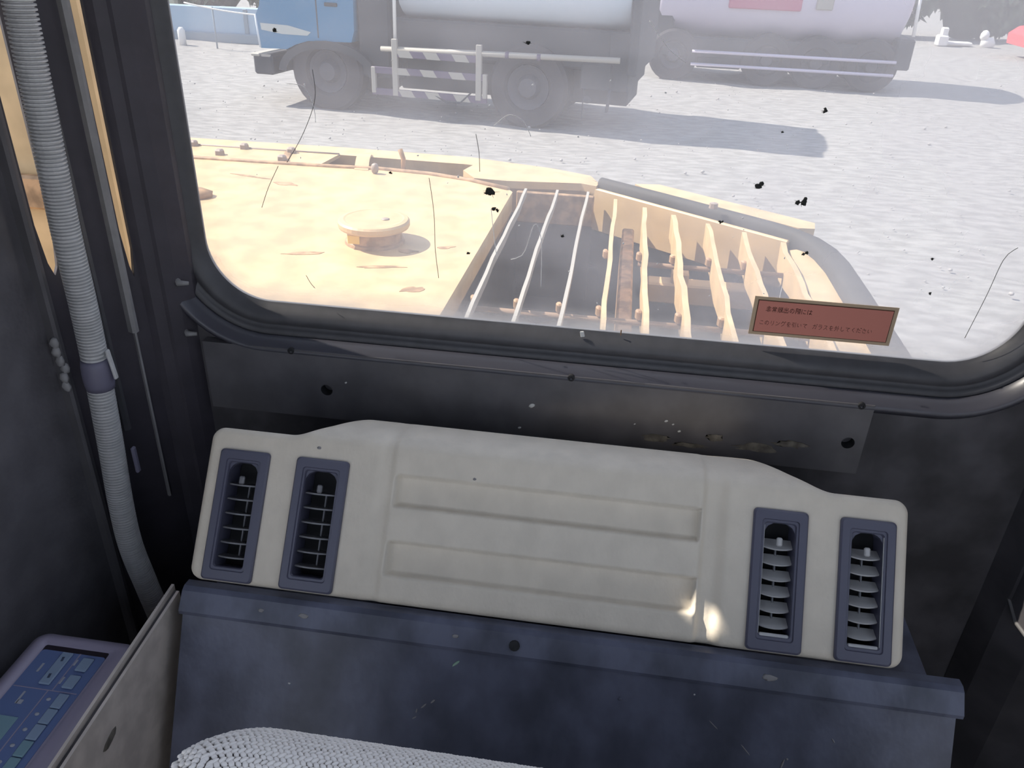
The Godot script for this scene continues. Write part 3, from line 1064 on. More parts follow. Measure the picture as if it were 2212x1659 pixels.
# tank of flattened round section lying along x
func tank_body(g: Geo, s0: float, s1: float, mid: Vector2, half: Vector2, power := 2.6, dome := 0.12) -> void:
	var t := PackedVector3Array()
	var rows := []
	for k in 9:
		var st: Array = [[s0 - dome, 0.0], [s0 - dome * 0.9, 0.6], [s0 - dome * 0.4, 0.92], [s0, 1.0], [(s0 + s1) / 2, 1.0], [s1, 1.0], [s1 + dome * 0.4, 0.92], [s1 + dome * 0.9, 0.6], [s1 + dome, 0.0]][k]
		var row := []
		for e in 32:
			var a := TAU * e / 32.0
			var c := cos(a)
			var s := sin(a)
			row.append(Vector3(st[0], mid.y + half.y * signf(s) * pow(absf(s), 2.0 / power) * st[1], mid.x + half.x * signf(c) * pow(absf(c), 2.0 / power) * st[1]))
		rows.append(row)
	for k in 8:
		for e in 32:
			quad(t, rows[k][e], rows[k][(e + 1) % 32], rows[k + 1][(e + 1) % 32], rows[k + 1][e])
	g.solid(t, 1)


func tanker_truck() -> void:
	var root := thing("tanker_truck", "blue cab tanker truck with pale tank and striped side guard", "truck", Vector3(-4.424, -0.03, -11.91))
	root.basis = Basis(Vector3.UP, -atan2(0.40, 3.093))
	var side := Transform3D(Basis(), Vector3(0, 0, -2.15))
	var g := Geo.new()
	prism(g, PackedVector2Array([Vector2(-0.97, 0.79), Vector2(-1.01, 1.22), Vector2(-0.93, 1.36), Vector2(-0.72, 2.25), Vector2(-0.6, 2.38), Vector2(0.5, 2.4), Vector2(0.56, 2.3), Vector2(0.53, 1.1), Vector2(0.48, 0.95), Vector2(-0.2, 0.93), Vector2(-0.40, 0.87), Vector2(-0.55, 0.80)]), side, 2.10)
	var cab := part("cab", g, M["truck blue"], root, true)
	g = Geo.new()
	lbx(g, -0.04, 0.98, -0.055, -0.02, 2.25, -0.047, 0.002)
	part("door_seam", g, M["truck dark"], cab, true)
	g = Geo.new()
	prism(g, PackedVector2Array([Vector2(-0.93, 1.04), Vector2(-0.94, 1.13), Vector2(-0.5, 1.12), Vector2(-0.14, 1.05), Vector2(-0.2, 1.0), Vector2(-0.6, 1.0)]), Transform3D(Basis(), Vector3(0, 0, -0.052)), 0.008)
	part("side_flash", g, M["truck pale"], cab, true)
	g = Geo.new()
	prism(g, PackedVector2Array([Vector2(-0.80, 1.52), Vector2(-0.66, 2.15), Vector2(-0.08, 2.15), Vector2(-0.08, 1.52)]), Transform3D(Basis(), Vector3(0, 0, -0.052)), 0.006)
	part("side_glass", g, M["glass dark"], cab, true)
	g = Geo.new()
	lbx(g, 0.02, 1.52, -0.052, 0.44, 2.15, -0.046, 0.003)
	part("side_glass", g, M["glass dark"], cab, true)
	g = Geo.new()
	lbx(g, 0.1, 1.40, -0.055, 0.3, 1.45, -0.03, 0.01)
	part("door_handle", g, M["truck dark"], cab, true)
	g = Geo.new()
	tube(g, PackedVector3Array([Vector3(-1.012, 1.24, -0.06), Vector3(-0.98, 0.8, -0.06)]), PackedFloat32Array([0.02]), 6)
	part("edge_highlight", g, M["tank pale"], cab, true)  # pale tube painted in for the highlight on the cab's front edge
	g = Geo.new()
	lbx(g, -1.10, 0.43, -2.12, -0.78, 0.71, 0.0, 0.03)
	part("bumper", g, M["truck dark"], root, true)
	g = Geo.new()
	lbx(g, -1.12, 0.68, -2.12, -0.98, 0.72, 0.01, 0.01)
	part("bumper_edge", g, M["rail pale"], root, true)
	# arch over the front wheel and the dark side behind it
	g = Geo.new()
	var arch := PackedVector2Array()
	for k in 15:
		var a := lerpf(PI * 0.98, PI * 0.02, k / 14.0)
		arch.append(Vector2(0.08 + cos(a) * 0.78, 0.48 + sin(a) * 0.47))
	for k in 15:
		var a := lerpf(PI * 0.02, PI * 0.98, k / 14.0)
		arch.append(Vector2(0.08 + cos(a) * 0.66, 0.48 + sin(a) * 0.36))
	prism(g, arch, Transform3D(Basis(), Vector3(0, 0, -0.5)), 0.48)
	part("mudguard", g, M["truck dark"], root, true)
	g = Geo.new()
	lbx(g, -0.8, 0.45, -1.9, 1.1, 0.92, -0.45, 0.02)
	lbx(g, 0.56, 0.5, -1.9, 1.05, 1.55, -0.10, 0.03)
	part("side_box", g, M["truck dark"], root, true)
	g = Geo.new()
	lbx(g, 1.0, 0.3, -1.6, 4.4, 0.75, -0.6, 0.02)
	lbx(g, 1.05, 0.80, -1.95, 4.3, 1.30, -0.16, 0.03)
	part("chassis", g, M["truck dark"], root, true)
	g = Geo.new()
	tank_body(g, 1.2, 4.4, Vector2(-1.07, 1.98), Vector2(1.07, 0.74), 3.0, 0.04)
	var tank := part("tank", g, M["tank pale"], root, true)
	g = Geo.new()
	tube(g, PackedVector3Array([Vector3(1.16, 1.0, -0.02), Vector3(1.16, 2.4, -0.06)]), PackedFloat32Array([0.025]), 7)
	part("tank_edge", g, M["white paint"], tank, true)
	g = Geo.new()
	lbx(g, 4.42, 0.78, -2.1, 4.55, 2.5, 0.0, 0.02)
	lbx(g, 4.15, 0.55, -1.9, 4.45, 1.3, -0.1, 0.02)
	lbx(g, 3.8, 0.56, -0.5, 4.22, 0.9, -0.06, 0.02)
	part("rear_frame", g, M["truck dark"], root, true)
	wheel(root, Vector3(0.06, 0.53, -0.06), 0.56, 0.28)
	wheel(root, Vector3(0.06, 0.53, -1.80), 0.56, 0.28)
	wheel(root, Vector3(3.08, 0.53, -0.04), 0.56, 0.55)
	wheel(root, Vector3(3.08, 0.53, -1.60), 0.56, 0.55)
	g = Geo.new()
	tube(g, PackedVector3Array([Vector3(0.97, 0.91, 0.03), Vector3(4.33, 0.97, 0.03)]), PackedFloat32Array([0.038]), 10)
	var pipe := part("hose_pipe", g, M["rail pale"], root, true)
	for s: float in [2.78, 3.22]:
		g = Geo.new()
		tube(g, PackedVector3Array([Vector3(s, 0.942, 0.03), Vector3(s + 0.05, 0.943, 0.03)]), PackedFloat32Array([0.046]), 10)
		part("collar", g, M["rail violet"], pipe, true)
	# striped guard between the wheels
	g = Geo.new()
	lbx(g, 1.14, 0.30, 0.02, 1.22, 1.05, 0.08, 0.006)
	var guard := part("side_guard", g, M["rail pale"], root, true)
	g = Geo.new()
	lbx(g, 2.37, 0.33, 0.02, 2.45, 1.05, 0.08, 0.006)
	part("post", g, M["rail pale"], guard, true)
	g = Geo.new()
	lbx(g, 0.82, 0.32, 0.02, 0.88, 0.67, 0.08, 0.006)
	part("post", g, M["rail pale"], guard, true)
	g = Geo.new()
	lbx(g, 2.47, 0.36, 0.02, 2.53, 0.68, 0.08, 0.006)
	part("post", g, M["rail pale"], guard, true)
	for r in [[0.86, 1.22, 2.37], [0.63, 0.82, 2.53], [0.34, 0.82, 2.53]]:
		g = Geo.new()
		lbx(g, r[1], r[0] - 0.045, 0.03, r[2], r[0] + 0.045, 0.07, 0.006)
		part("rail", g, M["rail violet"], guard, true)
		for s: float in [1.20, 1.60, 2.02]:
			g = Geo.new()
			var q: float = s + (0.0 if r[0] > 0.8 else -0.05 if r[0] > 0.5 else 0.02)
			prism(g, PackedVector2Array([Vector2(q, r[0] + 0.045), Vector2(q + 0.2, r[0] + 0.045), Vector2(q + 0.26, r[0] - 0.045), Vector2(q + 0.06, r[0] - 0.045)]), Transform3D(Basis(), Vector3(0, 0, 0.068)), 0.006)
			part("stripe", g, M["rail pale"], guard, true)
	g = Geo.new()
	tube(g, PackedVector3Array([Vector3(1.75, 0.36, 0.06), Vector3(1.95, 0.27, 0.08), Vector3(2.15, 0.28, 0.08), Vector3(2.3, 0.42, 0.06)]), PackedFloat32Array([0.012]), 6)
	part("loose_hose", g, M["truck dark"], root, true)
	g = Geo.new()
	tube(g, PackedVector3Array([Vector3(4.22, 0.6, -0.05), Vector3(4.2, 0.3, -0.03)]), PackedFloat32Array([0.022]), 6)
	part("hanging_strap", g, M["truck dark"], root, true)
	g = Geo.new()
	tube(g, PackedVector3Array([Vector3(3.86, 0.58, -0.05), Vector3(3.86, 0.18, -0.05)]), PackedFloat32Array([0.008]), 5)
	ball(g, Vector3(3.92, 0.44, -0.05), Vector3(0.13, 0.1, 0.05))
	part("hanging_chain", g, M["truck dark"], root, true)


func tanker_trailer() -> void:
	var root := thing("tanker_trailer", "violet grey tanker trailer with a red patch behind the blue truck's tail", "trailer", Vector3(0.25, -0.03, -16.9))
	root.basis = Basis(Vector3.UP, -0.05)
	var g := Geo.new()
	tank_body(g, 0.25, 4.55, Vector2(-1.15, 1.62), Vector2(1.15, 0.95), 2.1, 0.25)
	var tank := part("tank", g, M["trailer grey"], root, true)
	g = Geo.new()
	lbx(g, 1.45, 1.32, -0.12, 2.75, 2.0, 0.02, 0.02)
	part("red_panel", g, M["trailer red"], tank, true)
	g = Geo.new()
	lbx(g, 3.0, 1.36, -0.10, 3.3, 1.7, 0.02, 0.02)
	part("locker", g, M["rail pale"], tank, true)
	g = Geo.new()
	lbx(g, 0.1, 0.42, -1.9, 4.85, 0.80, -0.10, 0.03)
	lbx(g, 0.0, 0.5, -2.0, 0.5, 1.9, -0.15, 0.05)
	lbx(g, 4.55, 0.42, -2.1, 4.85, 0.95, 0.0, 0.03)
	part("chassis", g, M["truck dark"], root, true)
	for s: float in [0.55, 2.3, 3.2, 4.2]:
		wheel(root, Vector3(s, 0.45, -0.05), 0.47, 0.3)
		wheel(root, Vector3(s, 0.45, -1.75), 0.47, 0.3)
	g = Geo.new()
	lbx(g, 1.0, 0.25, -0.4, 1.85, 0.6, -0.12, 0.03)
	part("side_box", g, M["truck dark"], root, true)
	for r: float in [0.32, 0.55]:
		g = Geo.new()
		tube(g, PackedVector3Array([Vector3(0.9, r, 0.0), Vector3(4.6, r, 0.0)]), PackedFloat32Array([0.03]), 7)
		part("guard_rail", g, M["trailer grey"], root, true)
	g = Geo.new()
	tube(g, PackedVector3Array([Vector3(4.78, 1.0, 0.0), Vector3(4.72, 1.9, 0.0)]), PackedFloat32Array([0.03]), 7)
	part("ladder_rail", g, M["white paint"], root, true)


func bush(called: String, label: String, category: String, at: Vector3, size: Vector3, leaves: int) -> void:
	var root := thing(called, label, category, at, "hedge trees along the far side of the yard")
	var g := Geo.new()
	tube(g, PackedVector3Array([at + Vector3(0, -0.05, 0), at + Vector3(0.05, size.y * 0.5, 0), at + Vector3(0, size.y * 0.8, 0.05)]), PackedFloat32Array([0.12, 0.09, 0.05]), 7)
	part("trunk", g, M["bark"], root)
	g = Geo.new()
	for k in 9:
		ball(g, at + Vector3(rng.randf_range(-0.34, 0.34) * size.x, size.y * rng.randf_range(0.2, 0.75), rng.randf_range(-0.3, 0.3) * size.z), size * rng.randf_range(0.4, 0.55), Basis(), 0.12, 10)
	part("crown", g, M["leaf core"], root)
	g = Geo.new()
	var t := PackedVector3Array([Vector3(-0.05, 0, 0), Vector3(0, 0.01, -0.09), Vector3(0.05, 0, 0), Vector3(-0.05, 0, 0), Vector3(0.05, 0, 0), Vector3(0, 0.015, 0.12)])
	g.sheet(t, Vector3.UP)
	var leaf := part("leaf", g, M["leaf"], root, true)
	var mesh := leaf.mesh
	leaf.free()
	var mm := MultiMesh.new()
	mm.transform_format = MultiMesh.TRANSFORM_3D
	mm.mesh = mesh
	mm.instance_count = leaves
	for i in leaves:
		var a := rng.randf() * TAU
		var u := rng.randf_range(-0.98, 1.0)
		var r := rng.randf_range(0.75, 1.05)
		var w := sqrt(1.0 - u * u)
		var p := Vector3(cos(a) * w * size.x * 0.55, size.y * (0.55 + u * 0.5), sin(a) * w * size.z * 0.55) * Vector3(r, 1.0, r)
		p.y = maxf(p.y, 0.1)
		mm.set_instance_transform(i, Transform3D(Basis(Vector3.UP, rng.randf() * TAU) * Basis(Vector3.RIGHT, rng.randf() * TAU) * Basis.from_scale(Vector3.ONE * rng.randf_range(1.1, 2.4)), p))
	var o := MultiMeshInstance3D.new()
	o.name = "leaves"
	o.multimesh = mm
	o.material_override = M["leaf"]
	o.set_meta("kind", "stuff")
	root.add_child(o, true)


func far_side() -> void:
	var g := Geo.new()
	bx(g, Vector3(-9.5, 0.34, -19.0), Vector3(15.0, 0.74, 0.2), 0.02)
	var w := struct("wall_far", "low pale blue wall along the far side of the yard", "wall", g, M["wall blue"])
	for k in 6:
		g = Geo.new()
		bx(g, Vector3(-16.2 + k * 2.5, 0.34, -18.885), Vector3(0.09, 0.70, 0.05), 0.01)
		part("pier", g, M["wall coping"], w)
	g = Geo.new()
	bx(g, Vector3(-9.5, 0.06, -18.86), Vector3(15.0, 0.22, 0.1), 0.02)
	part("plinth", g, M["wall coping"], w)
	# slack white cable and its pole
	var cable := Geo.new()
	var path := PackedVector3Array()
	for k in 19:
		var u := k / 18.0
		path.append(Vector3(lerpf(-9.5, -6.6, u), 0.86 - 0.52 * u + 0.38 * u * u, -17.7145))
	tube(cable, path, PackedFloat32Array([0.016]), 6)
	var c := part("cable", cable, M["white paint"], self)
	tag(c, "slack white cable hanging in front of the low blue wall", "cable")
	g = Geo.new()
	tube(g, PackedVector3Array([Vector3(-8.9, -0.04, -17.75), Vector3(-8.9, 0.80, -17.75)]), PackedFloat32Array([0.018]), 7)
	var pole := part("pole", g, M["wall coping"], self)
	tag(pole, "thin grey pole under the slack cable by the blue wall", "pole")
	g = Geo.new()
	tube(g, PackedVector3Array([Vector3(-9.82, -0.03, -18.0), Vector3(-9.82, 0.28, -18.0), Vector3(-9.82, 0.34, -18.0)]), PackedFloat32Array([0.08, 0.08, 0.04]), 10)
	var b := part("bollard", g, M["white paint"], self)
	tag(b, "short whitish bollard standing before the blue wall", "bollard")
	g = Geo.new()
	bx(g, Vector3(-10.67, 0.95, -19.35), Vector3(0.2, 1.96, 0.2), 0.02)
	var buff := part("gate_post", g, M["post buff"], self)
	tag(buff, "square buff post standing behind the low blue wall at its left", "post")
	bush("hedge_tree", "dark leafy tree above the low blue wall, left of the blue truck", "tree", Vector3(-11.3, 0, -20.6), Vector3(2.9, 2.6, 1.4), 2500)
	bush("hedge_tree", "dark leafy tree above the blue wall behind the truck's cab", "tree", Vector3(-8.0, 0, -20.6), Vector3(2.6, 2.5, 1.4), 2500)
	bush("hedge_tree", "leafy tree behind the blue truck's tank", "tree", Vector3(-5.2, 0, -20.6), Vector3(2.8, 2.5, 1.4), 900)
	bush("hedge_tree", "grey green bushy tree just right of the trailer's tail", "tree", Vector3(7.6, 0, -29.0), Vector3(3.0, 2.6, 1.8), 3000)
	bush("hedge_tree", "grey green tree second from the trailer's tail", "tree", Vector3(10.8, 0, -29.2), Vector3(3.0, 2.8, 1.8), 3000)
	bush("hedge_tree", "grey green tree farthest from the trailer, behind the red car", "tree", Vector3(14.0, 0, -29.4), Vector3(3.0, 2.8, 1.8), 3000)
	# white odds and ends under the trees
	g = Geo.new()
	bx(g, Vector3(8.82, 0.12, -26.6), Vector3(0.3, 0.3, 0.28), 0.04)
	bx(g, Vector3(8.84, 0.36, -26.6), Vector3(0.18, 0.22, 0.18), 0.03)
	tag(part("drum", g, M["white paint"], self), "pale drum with a narrow top standing under the trees", "drum")
	g = Geo.new()
	bx(g, Vector3(9.35, 0.05, -26.8), Vector3(0.7, 0.08, 0.35), 0.02)
	tag(part("plank_pile", g, M["white paint"], self), "low pale planks lying beside the pale drum", "planks")
	g = Geo.new()
	ball(g, Vector3(10.08, 0.10, -26.6), Vector3(0.42, 0.34, 0.3), Basis(), 0.1, 10)
	ball(g, Vector3(9.96, 0.30, -26.6), Vector3(0.26, 0.3, 0.24), Basis(), 0.1, 10)
	tag(part("sack", g, M["white paint"], self), "bright white stuffed sack propped under the trees", "sack")
	# nose of a parked red car at the edge of the view
	var car := thing("red_car", "nose of a small red and white car at the right edge of the yard", "car", Vector3(10.0, -0.02, -23.4))
	g = Geo.new()
	prism(g, PackedVector2Array([Vector2(-0.1, 0.3), Vector2(-0.12, 0.55), Vector2(0.1, 0.72), Vector2(0.75, 0.85), Vector2(1.3, 1.35), Vector2(2.6, 1.38), Vector2(3.2, 0.9), Vector2(3.6, 0.8), Vector2(3.6, 0.3)]), Transform3D(Basis(), Vector3(0, 0, -1.5)), 1.5)
	part("body", g, M["red paint"], car, true)
	g = Geo.new()
	prism(g, PackedVector2Array([Vector2(0.72, 0.86), Vector2(1.3, 1.37), Vector2(1.34, 1.35), Vector2(0.82, 0.85)]), Transform3D(Basis(), Vector3(0, 0, -1.52)), 1.54)
	part("screen_pillar", g, M["white paint"], car, true)
	for s: float in [0.55, 2.9]:
		wheel(car, Vector3(s, 0.31, 0.02), 0.31, 0.2)
	g = Geo.new()
	bx(g, Vector3(-0.1, 0.62, -0.15), Vector3(0.1, 0.12, 0.25), 0.02)
	part("headlamp", g, M["white paint"], car, true)


# ------------------------------------------------------------------ air vent console
const CP := Vector3(0, 1.811, -0.48)
const CV := Vector3(0, 0.7926, -0.6097)
const CN := Vector3(0, 0.6097, 0.7926)
const VENTS := [[-0.3200, -0.2755, 0], [-0.2512, -0.2047, 0], [0.1350, 0.1780, 1], [0.2033, 0.2462, 2]]


func cpt(u: float, v: float, w: float) -> Vector3:
	return CP + Vector3(u, 0, 0) + CV * v + CN * w


func console_top(u: float) -> float:
	return 0.132 + 0.0245 * smoothstep(-0.262, -0.205, u) * (1.0 - smoothstep(0.135, 0.200, u))


func console_lift(u: float, v: float) -> float:
	var w := 0.0
	# two wide grooves across the middle
	var across := smoothstep(-0.1640, -0.1610, u) * (1.0 - smoothstep(0.0915, 0.0945, u))
	var low := smoothstep(0.0795, 0.0835, v) * (1.0 - smoothstep(0.1065, 0.1075, v)) + smoothstep(0.0225, 0.0265, v) * (1.0 - smoothstep(0.0510, 0.0520, v))
	w -= 0.0095 * across * low
	# hollow beside the grooves at the right and a soft step at the left
	w -= 0.0055 * smoothstep(0.0930, 0.0985, u) * (1.0 - smoothstep(0.1060, 0.1170, u))
	w -= 0.0025 * smoothstep(-0.181, -0.174, u) * (1.0 - smoothstep(-0.170, -0.1640, u))
	# raised middle rolls back over the top
	var roll := maxf(0.0, v - 0.126) / 0.0325
	w -= 0.055 * roll * roll * smoothstep(0.1325, 0.146, console_top(u))
	return w


func console() -> void:
	var root := thing("vent_console", "beige dashboard console with four upright air vents below the window", "console", Vector3(-0.035, 1.80, -0.52))
	var g := Geo.new()
	var us := PackedFloat32Array()
	var u0 := -0.3335
	var u1 := 0.2575
	for i in 297:
		us.append(lerpf(u0, u1, i / 296.0))
	var nv := 84
	var R := 0.011
	var grid := []
	for j in nv + 1:
		var row := []
		for i in us.size():
			var u := us[i]
			var top := console_top(u)
			var v := lerpf(0.0, top, float(j) / nv)
			var w := console_lift(u, v)
			# rounded corners in outline, rounded edges in section
			var pu := u
			var pv := v
			var d := minf(minf(u - u0, u1 - u), minf(v, maxf(top - v, 0.0)))
			var cu := clampf(u, u0 + R, u1 - R)
			var cv := clampf(v, R, 0.132 - R)
			if (u - cu) != 0.0 and (v < R or v > top - R):
				var off := Vector2(u - cu, v - clampf(v, R, top - R))
				var far := maxf(absf(off.x), absf(off.y))
				if far > 0.0:
					off = off * (far / off.length())
					pu = cu + off.x
					pv = clampf(v, R, top - R) + off.y
					d = R - off.length()
			var e := clampf(1.0 - d / 0.007, 0.0, 1.0)
			w -= 0.007 * (1.0 - sqrt(maxf(0.0, 1.0 - e * e)))
			row.append(cpt(pu, pv, w))
		grid.append(row)
	var t := PackedVector3Array()
	for j in nv:
		for i in us.size() - 1:
			var cu := (us[i] + us[i + 1]) / 2.0
			var cv := lerpf(0.0, console_top(cu), (j + 0.5) / nv)
			var cut := false
			for q in VENTS:
				if cu > q[0] + 0.003 and cu < q[1] - 0.003 and cv > 0.0055 and cv < 0.1100: cut = true
			if not cut:
				quad(t, grid[j][i], grid[j][i + 1], grid[j + 1][i + 1], grid[j + 1][i])
	g.sheet(t, CN, 1)
	# sides going back to the wall
	t = PackedVector3Array()
	var loop := PackedVector3Array()
	for i in us.size(): loop.append(grid[0][i])
	for j in range(1, nv + 1): loop.append(grid[j][us.size() - 1])
	for i in range(us.size() - 2, -1, -1): loop.append(grid[nv][i])
	for j in range(nv - 1, 0, -1): loop.append(grid[j][0])
	var mid := cpt(-0.04, 0.065, -0.03)
	for i in loop.size():
		var a := loop[i]
		var b := loop[(i + 1) % loop.size()]
		var back := -CN * 0.05
		for tr in [[a, b, b + back], [a, b + back, a + back]]:
			var nrm: Vector3 = (tr[1] - tr[0]).cross(tr[2] - tr[0])
			if nrm.dot((tr[0] as Vector3) - mid) > 0.0: g.tri(tr[0], tr[2], tr[1], 2)
			else: g.tri(tr[0], tr[1], tr[2], 2)
	part("shell", g, M["beige plastic"], root)
	for q in VENTS:
		vent(root, q[0], q[1], q[2])
	g = Geo.new()
	ball(g, cpt(-0.234, 0.1228, 0.0), Vector3(0.0042, 0.003, 0.002), Basis(), 0.2, 8)
	part("dirt_speck", g, M["chip grey"], root)
	g = Geo.new()
	ball(g, cpt(-0.096, 0.111, 0.0), Vector3(0.003, 0.0025, 0.002), Basis(), 0.2, 8)
	part("dirt_speck", g, M["chip grey"], root)


func vent(root: Node3D, a: float, b: float, kind: int) -> void:
	var face := Transform3D(Basis(Vector3.RIGHT, CV, CN), CP)
	var v0 := 0.0021
	var v1 := 0.1135
	# bezel: outer edge, flat rim, inner step, throat
	var g := Geo.new()
	var rings := []
	for s in [[-0.0002, 0.0, 0.0035], [0.0, 0.0024, 0.0035], [0.0012, 0.0036, 0.003], [0.0068, 0.0036, 0.0025], [0.0073, 0.0022, 0.0025], [0.0088, 0.0022, 0.0025], [0.0094, 0.0006, 0.003], [0.0094, -0.022, 0.003]]:
		var o := round_rect(a + s[0], v0 + s[0] * 1.25, b - s[0], v1 - s[0] * 1.15, s[2], 4)
		var row := []
		for p in o: row.append(face * Vector3(p.x, p.y, s[1]))
		rings.append(row)
	var t := PackedVector3Array()
	var n: int = rings[0].size()
	for i in rings.size() - 1:
		for k in n:
			quad(t, rings[i][k], rings[i][(k + 1) % n], rings[i + 1][(k + 1) % n], rings[i + 1][k])
	g.sheet(t, CN, -1)
	var o := part("air_vent", g, M["vent plastic"], root)
	g = Geo.new()
	bx(g, face * Vector3((a + b) / 2, (v0 + v1) / 2, -0.0245), Vector3(b - a - 0.012, v1 - v0 - 0.016, 0.002), 0.0, face.basis)
	part("duct_back", g, M["vent inside"], o)
	# arched upper corners of the opening
	var l := a + 0.0094
	var r := b - 0.0094
	var top := v1 - 0.0108
	for s in 2:
		g = Geo.new()
		var x := l if s == 0 else r
		var dir := 1.0 if s == 0 else -1.0
		var pts := PackedVector2Array([Vector2(x, top), Vector2(x + dir * 0.009, top)])
		for k in range(1, 6):
			var w := PI / 2 * k / 6.0
			pts.append(Vector2(x + dir * 0.009 * (1.0 - sin(w)), top - 0.009 * (1.0 - cos(w))))
		pts.append(Vector2(x, top - 0.009))
		prism(g, pts, face.translated_local(Vector3(0, 0, -0.004)), 0.004)
		part("corner_fillet", g, M["vent plastic"], o)
	# slats, turned further open in the right-hand vents
	var tilt: float = [0.12, 0.62, 0.58][kind]
	for k in 6:
		g = Geo.new()
		var v := lerpf(0.0845, 0.0225, k / 5.0)
		var ol := PackedVector2Array()
		for e in 13:
			var w := e / 12.0
			ol.append(Vector2(lerpf(l + 0.0003, r - 0.0003, w), 0.0042 * pow(sin(PI * lerpf(0.06, 0.94, w)), 0.7)))
		ol.append(Vector2(r - 0.0003, -0.009))
		ol.append(Vector2(l + 0.0003, -0.009))
		# outline lies across the vent: x along it, y towards the driver
		var turn := Basis(Vector3.RIGHT, tilt + (0.05 if kind == 2 and k == 5 else 0.0))
		var fr := face * Transform3D(turn, Vector3(0, v, -0.005)) * Transform3D(Basis(Vector3.RIGHT, Vector3.BACK, Vector3.DOWN), Vector3.ZERO)
		prism(g, ol, fr, 0.0013)
		if k == 0:
			bx(g, face * Vector3((l + r) / 2, v + 0.0035, 0.0005), Vector3(0.0045, 0.007, 0.004), 0.001, face.basis)
		part("slat", g, M["vent slat"] if kind == 0 else M["lit slat"], o)
	g = Geo.new()
	bx(g, face * Vector3((l + r) / 2 + (0.003 if kind == 0 else 0.0), 0.053, -0.012), Vector3(0.0016, 0.064, 0.003), 0.0004, face.basis)
	part("link_rod", g, M["vent slat"], o)
	if kind > 0:
		# pale lower edge and side of the opening
		g = Geo.new()
		bx(g, face * Vector3((l + r) / 2, v0 + 0.0125, 0.0), Vector3(r - l - 0.001, 0.003, 0.003), 0.0008, face.basis)
		part("pale_edge", g, M["hose grey"], o)
		g = Geo.new()
		bx(g, face * Vector3(l - 0.0006 if kind == 1 else r + 0.0006, 0.058, 0.0008), Vector3(0.0012, 0.086, 0.002), 0.0004, face.basis)
		part("pale_edge", g, M["hose grey"], o)


# ------------------------------------------------------------------ dark panel under the console
const LQ := Vector3(0, 1.790, -0.464)
const LN := Vector3(0, 0.46755, 0.88397)
const LD := Vector3(0, -0.88397, 0.46755)


func lower_panel() -> void:
	var root := thing("lower_panel", "dark blue plastic panel under the beige vent console", "panel", Vector3(-0.017, 1.2, -0.48))
	var g := Geo.new()
	# section (z, y): face, then back
	var sec := PackedVector2Array([Vector2(-0.4675, 1.795), Vector2(-0.464, 1.790), Vector2(-0.27, 1.423), Vector2(-0.262, 1.40), Vector2(-0.262, 1.21), Vector2(-0.69, 1.21), Vector2(-0.69, 1.77), Vector2(-0.505, 1.77), Vector2(-0.49, 1.785)])
	prism(g, sec, Transform3D(Basis(Vector3.BACK, Vector3.UP, Vector3.LEFT), Vector3(0.2965, 0, 0)), 0.628)
	part("body", g, M["panel plastic"], root)
	g = Geo.new()
	var lip := PackedVector2Array([Vector2(-0.484, 1.8065), Vector2(-0.476, 1.8075), Vector2(-0.4715, 1.8055), Vector2(-0.4605, 1.7925), Vector2(-0.4605, 1.789), Vector2(-0.463, 1.787), Vector2(-0.484, 1.787)])
	prism(g, lip, Transform3D(Basis(Vector3.BACK, Vector3.UP, Vector3.LEFT), Vector3(0.3005, 0, 0)), 0.634)
	part("lip", g, M["panel plastic"], root)
	for p in [[-0.0936, 1.778, 7.5, 2.2, 0.75, "chip green"], [-0.2327, 1.7464, 2.4, 1.4, 0.0, "chip pale"], [-0.1171, 1.7438, 6.0, 1.4, 0.8, "chip grey"], [-0.1225, 1.7397, 4.0, 1.2, 1.4, "chip grey"], [-0.1098, 1.7481, 5.0, 1.6, 0.8, "chip grey"], [-0.1239, 1.7344, 4.0, 1.2, 0.6, "chip grey"], [0.1159, 1.7598, 10.0, 0.8, -0.7, "chip grey"], [0.1427, 1.7452, 12.0, 0.9, -0.8, "chip grey"], [0.0417, 1.7687, 4.0, 3.0, 0.2, "panel plastic"], [0.175, 1.7429, 2.0, 2.0, 0.0, "chip grey"], [0.2083, 1.7602, 4.0, 1.0, -0.9, "chip grey"], [0.1719, 1.7392, 9.0, 1.4, 1.3, "chip grey"], [0.0992, 1.7791, 1.6, 1.2, 0.0, "chip pale"]]:
		g = Geo.new()
		var fr := Basis(Vector3.RIGHT, -LD, LN)
		ball(g, Vector3(p[0], p[1], LQ.z + (LQ.y - p[1]) * 0.5289) + LN * 0.0002, Vector3(p[2], p[3], 1.0) * 0.001, fr * Basis(Vector3.BACK, p[4]), 0.15, 10)
		part("paint_chip", g, M[p[5]], root)
	# screw and stained patch under the console's edge
	g = Geo.new()
	var at := Vector3(-0.047, 1.7985, -0.4655)
	var fr2 := Basis(Vector3.RIGHT, Vector3(0, 0.65, 0.76), Vector3(0, -0.76, 0.65))
	lathe(g, Transform3D(fr2, at), PackedVector2Array([Vector2(0, 0), Vector2(0.0045, 0), Vector2(0.004, 0.0022), Vector2(0, 0.003)]), 12)
	part("screw", g, M["vent inside"], root)
	for p in [[-0.225, 0.008, 0.004], [-0.262, 0.005, 0.003], [0.155, 0.012, 0.005], [-0.096, 0.005, 0.003]]:
		g = Geo.new()
		ball(g, Vector3(p[0], 1.7995, -0.4663), Vector3(p[1], p[2], 0.001), fr2 * Basis(Vector3.RIGHT, PI / 2), 0.25, 10)
		part("dirt_smear", g, M["chip grey"], root)


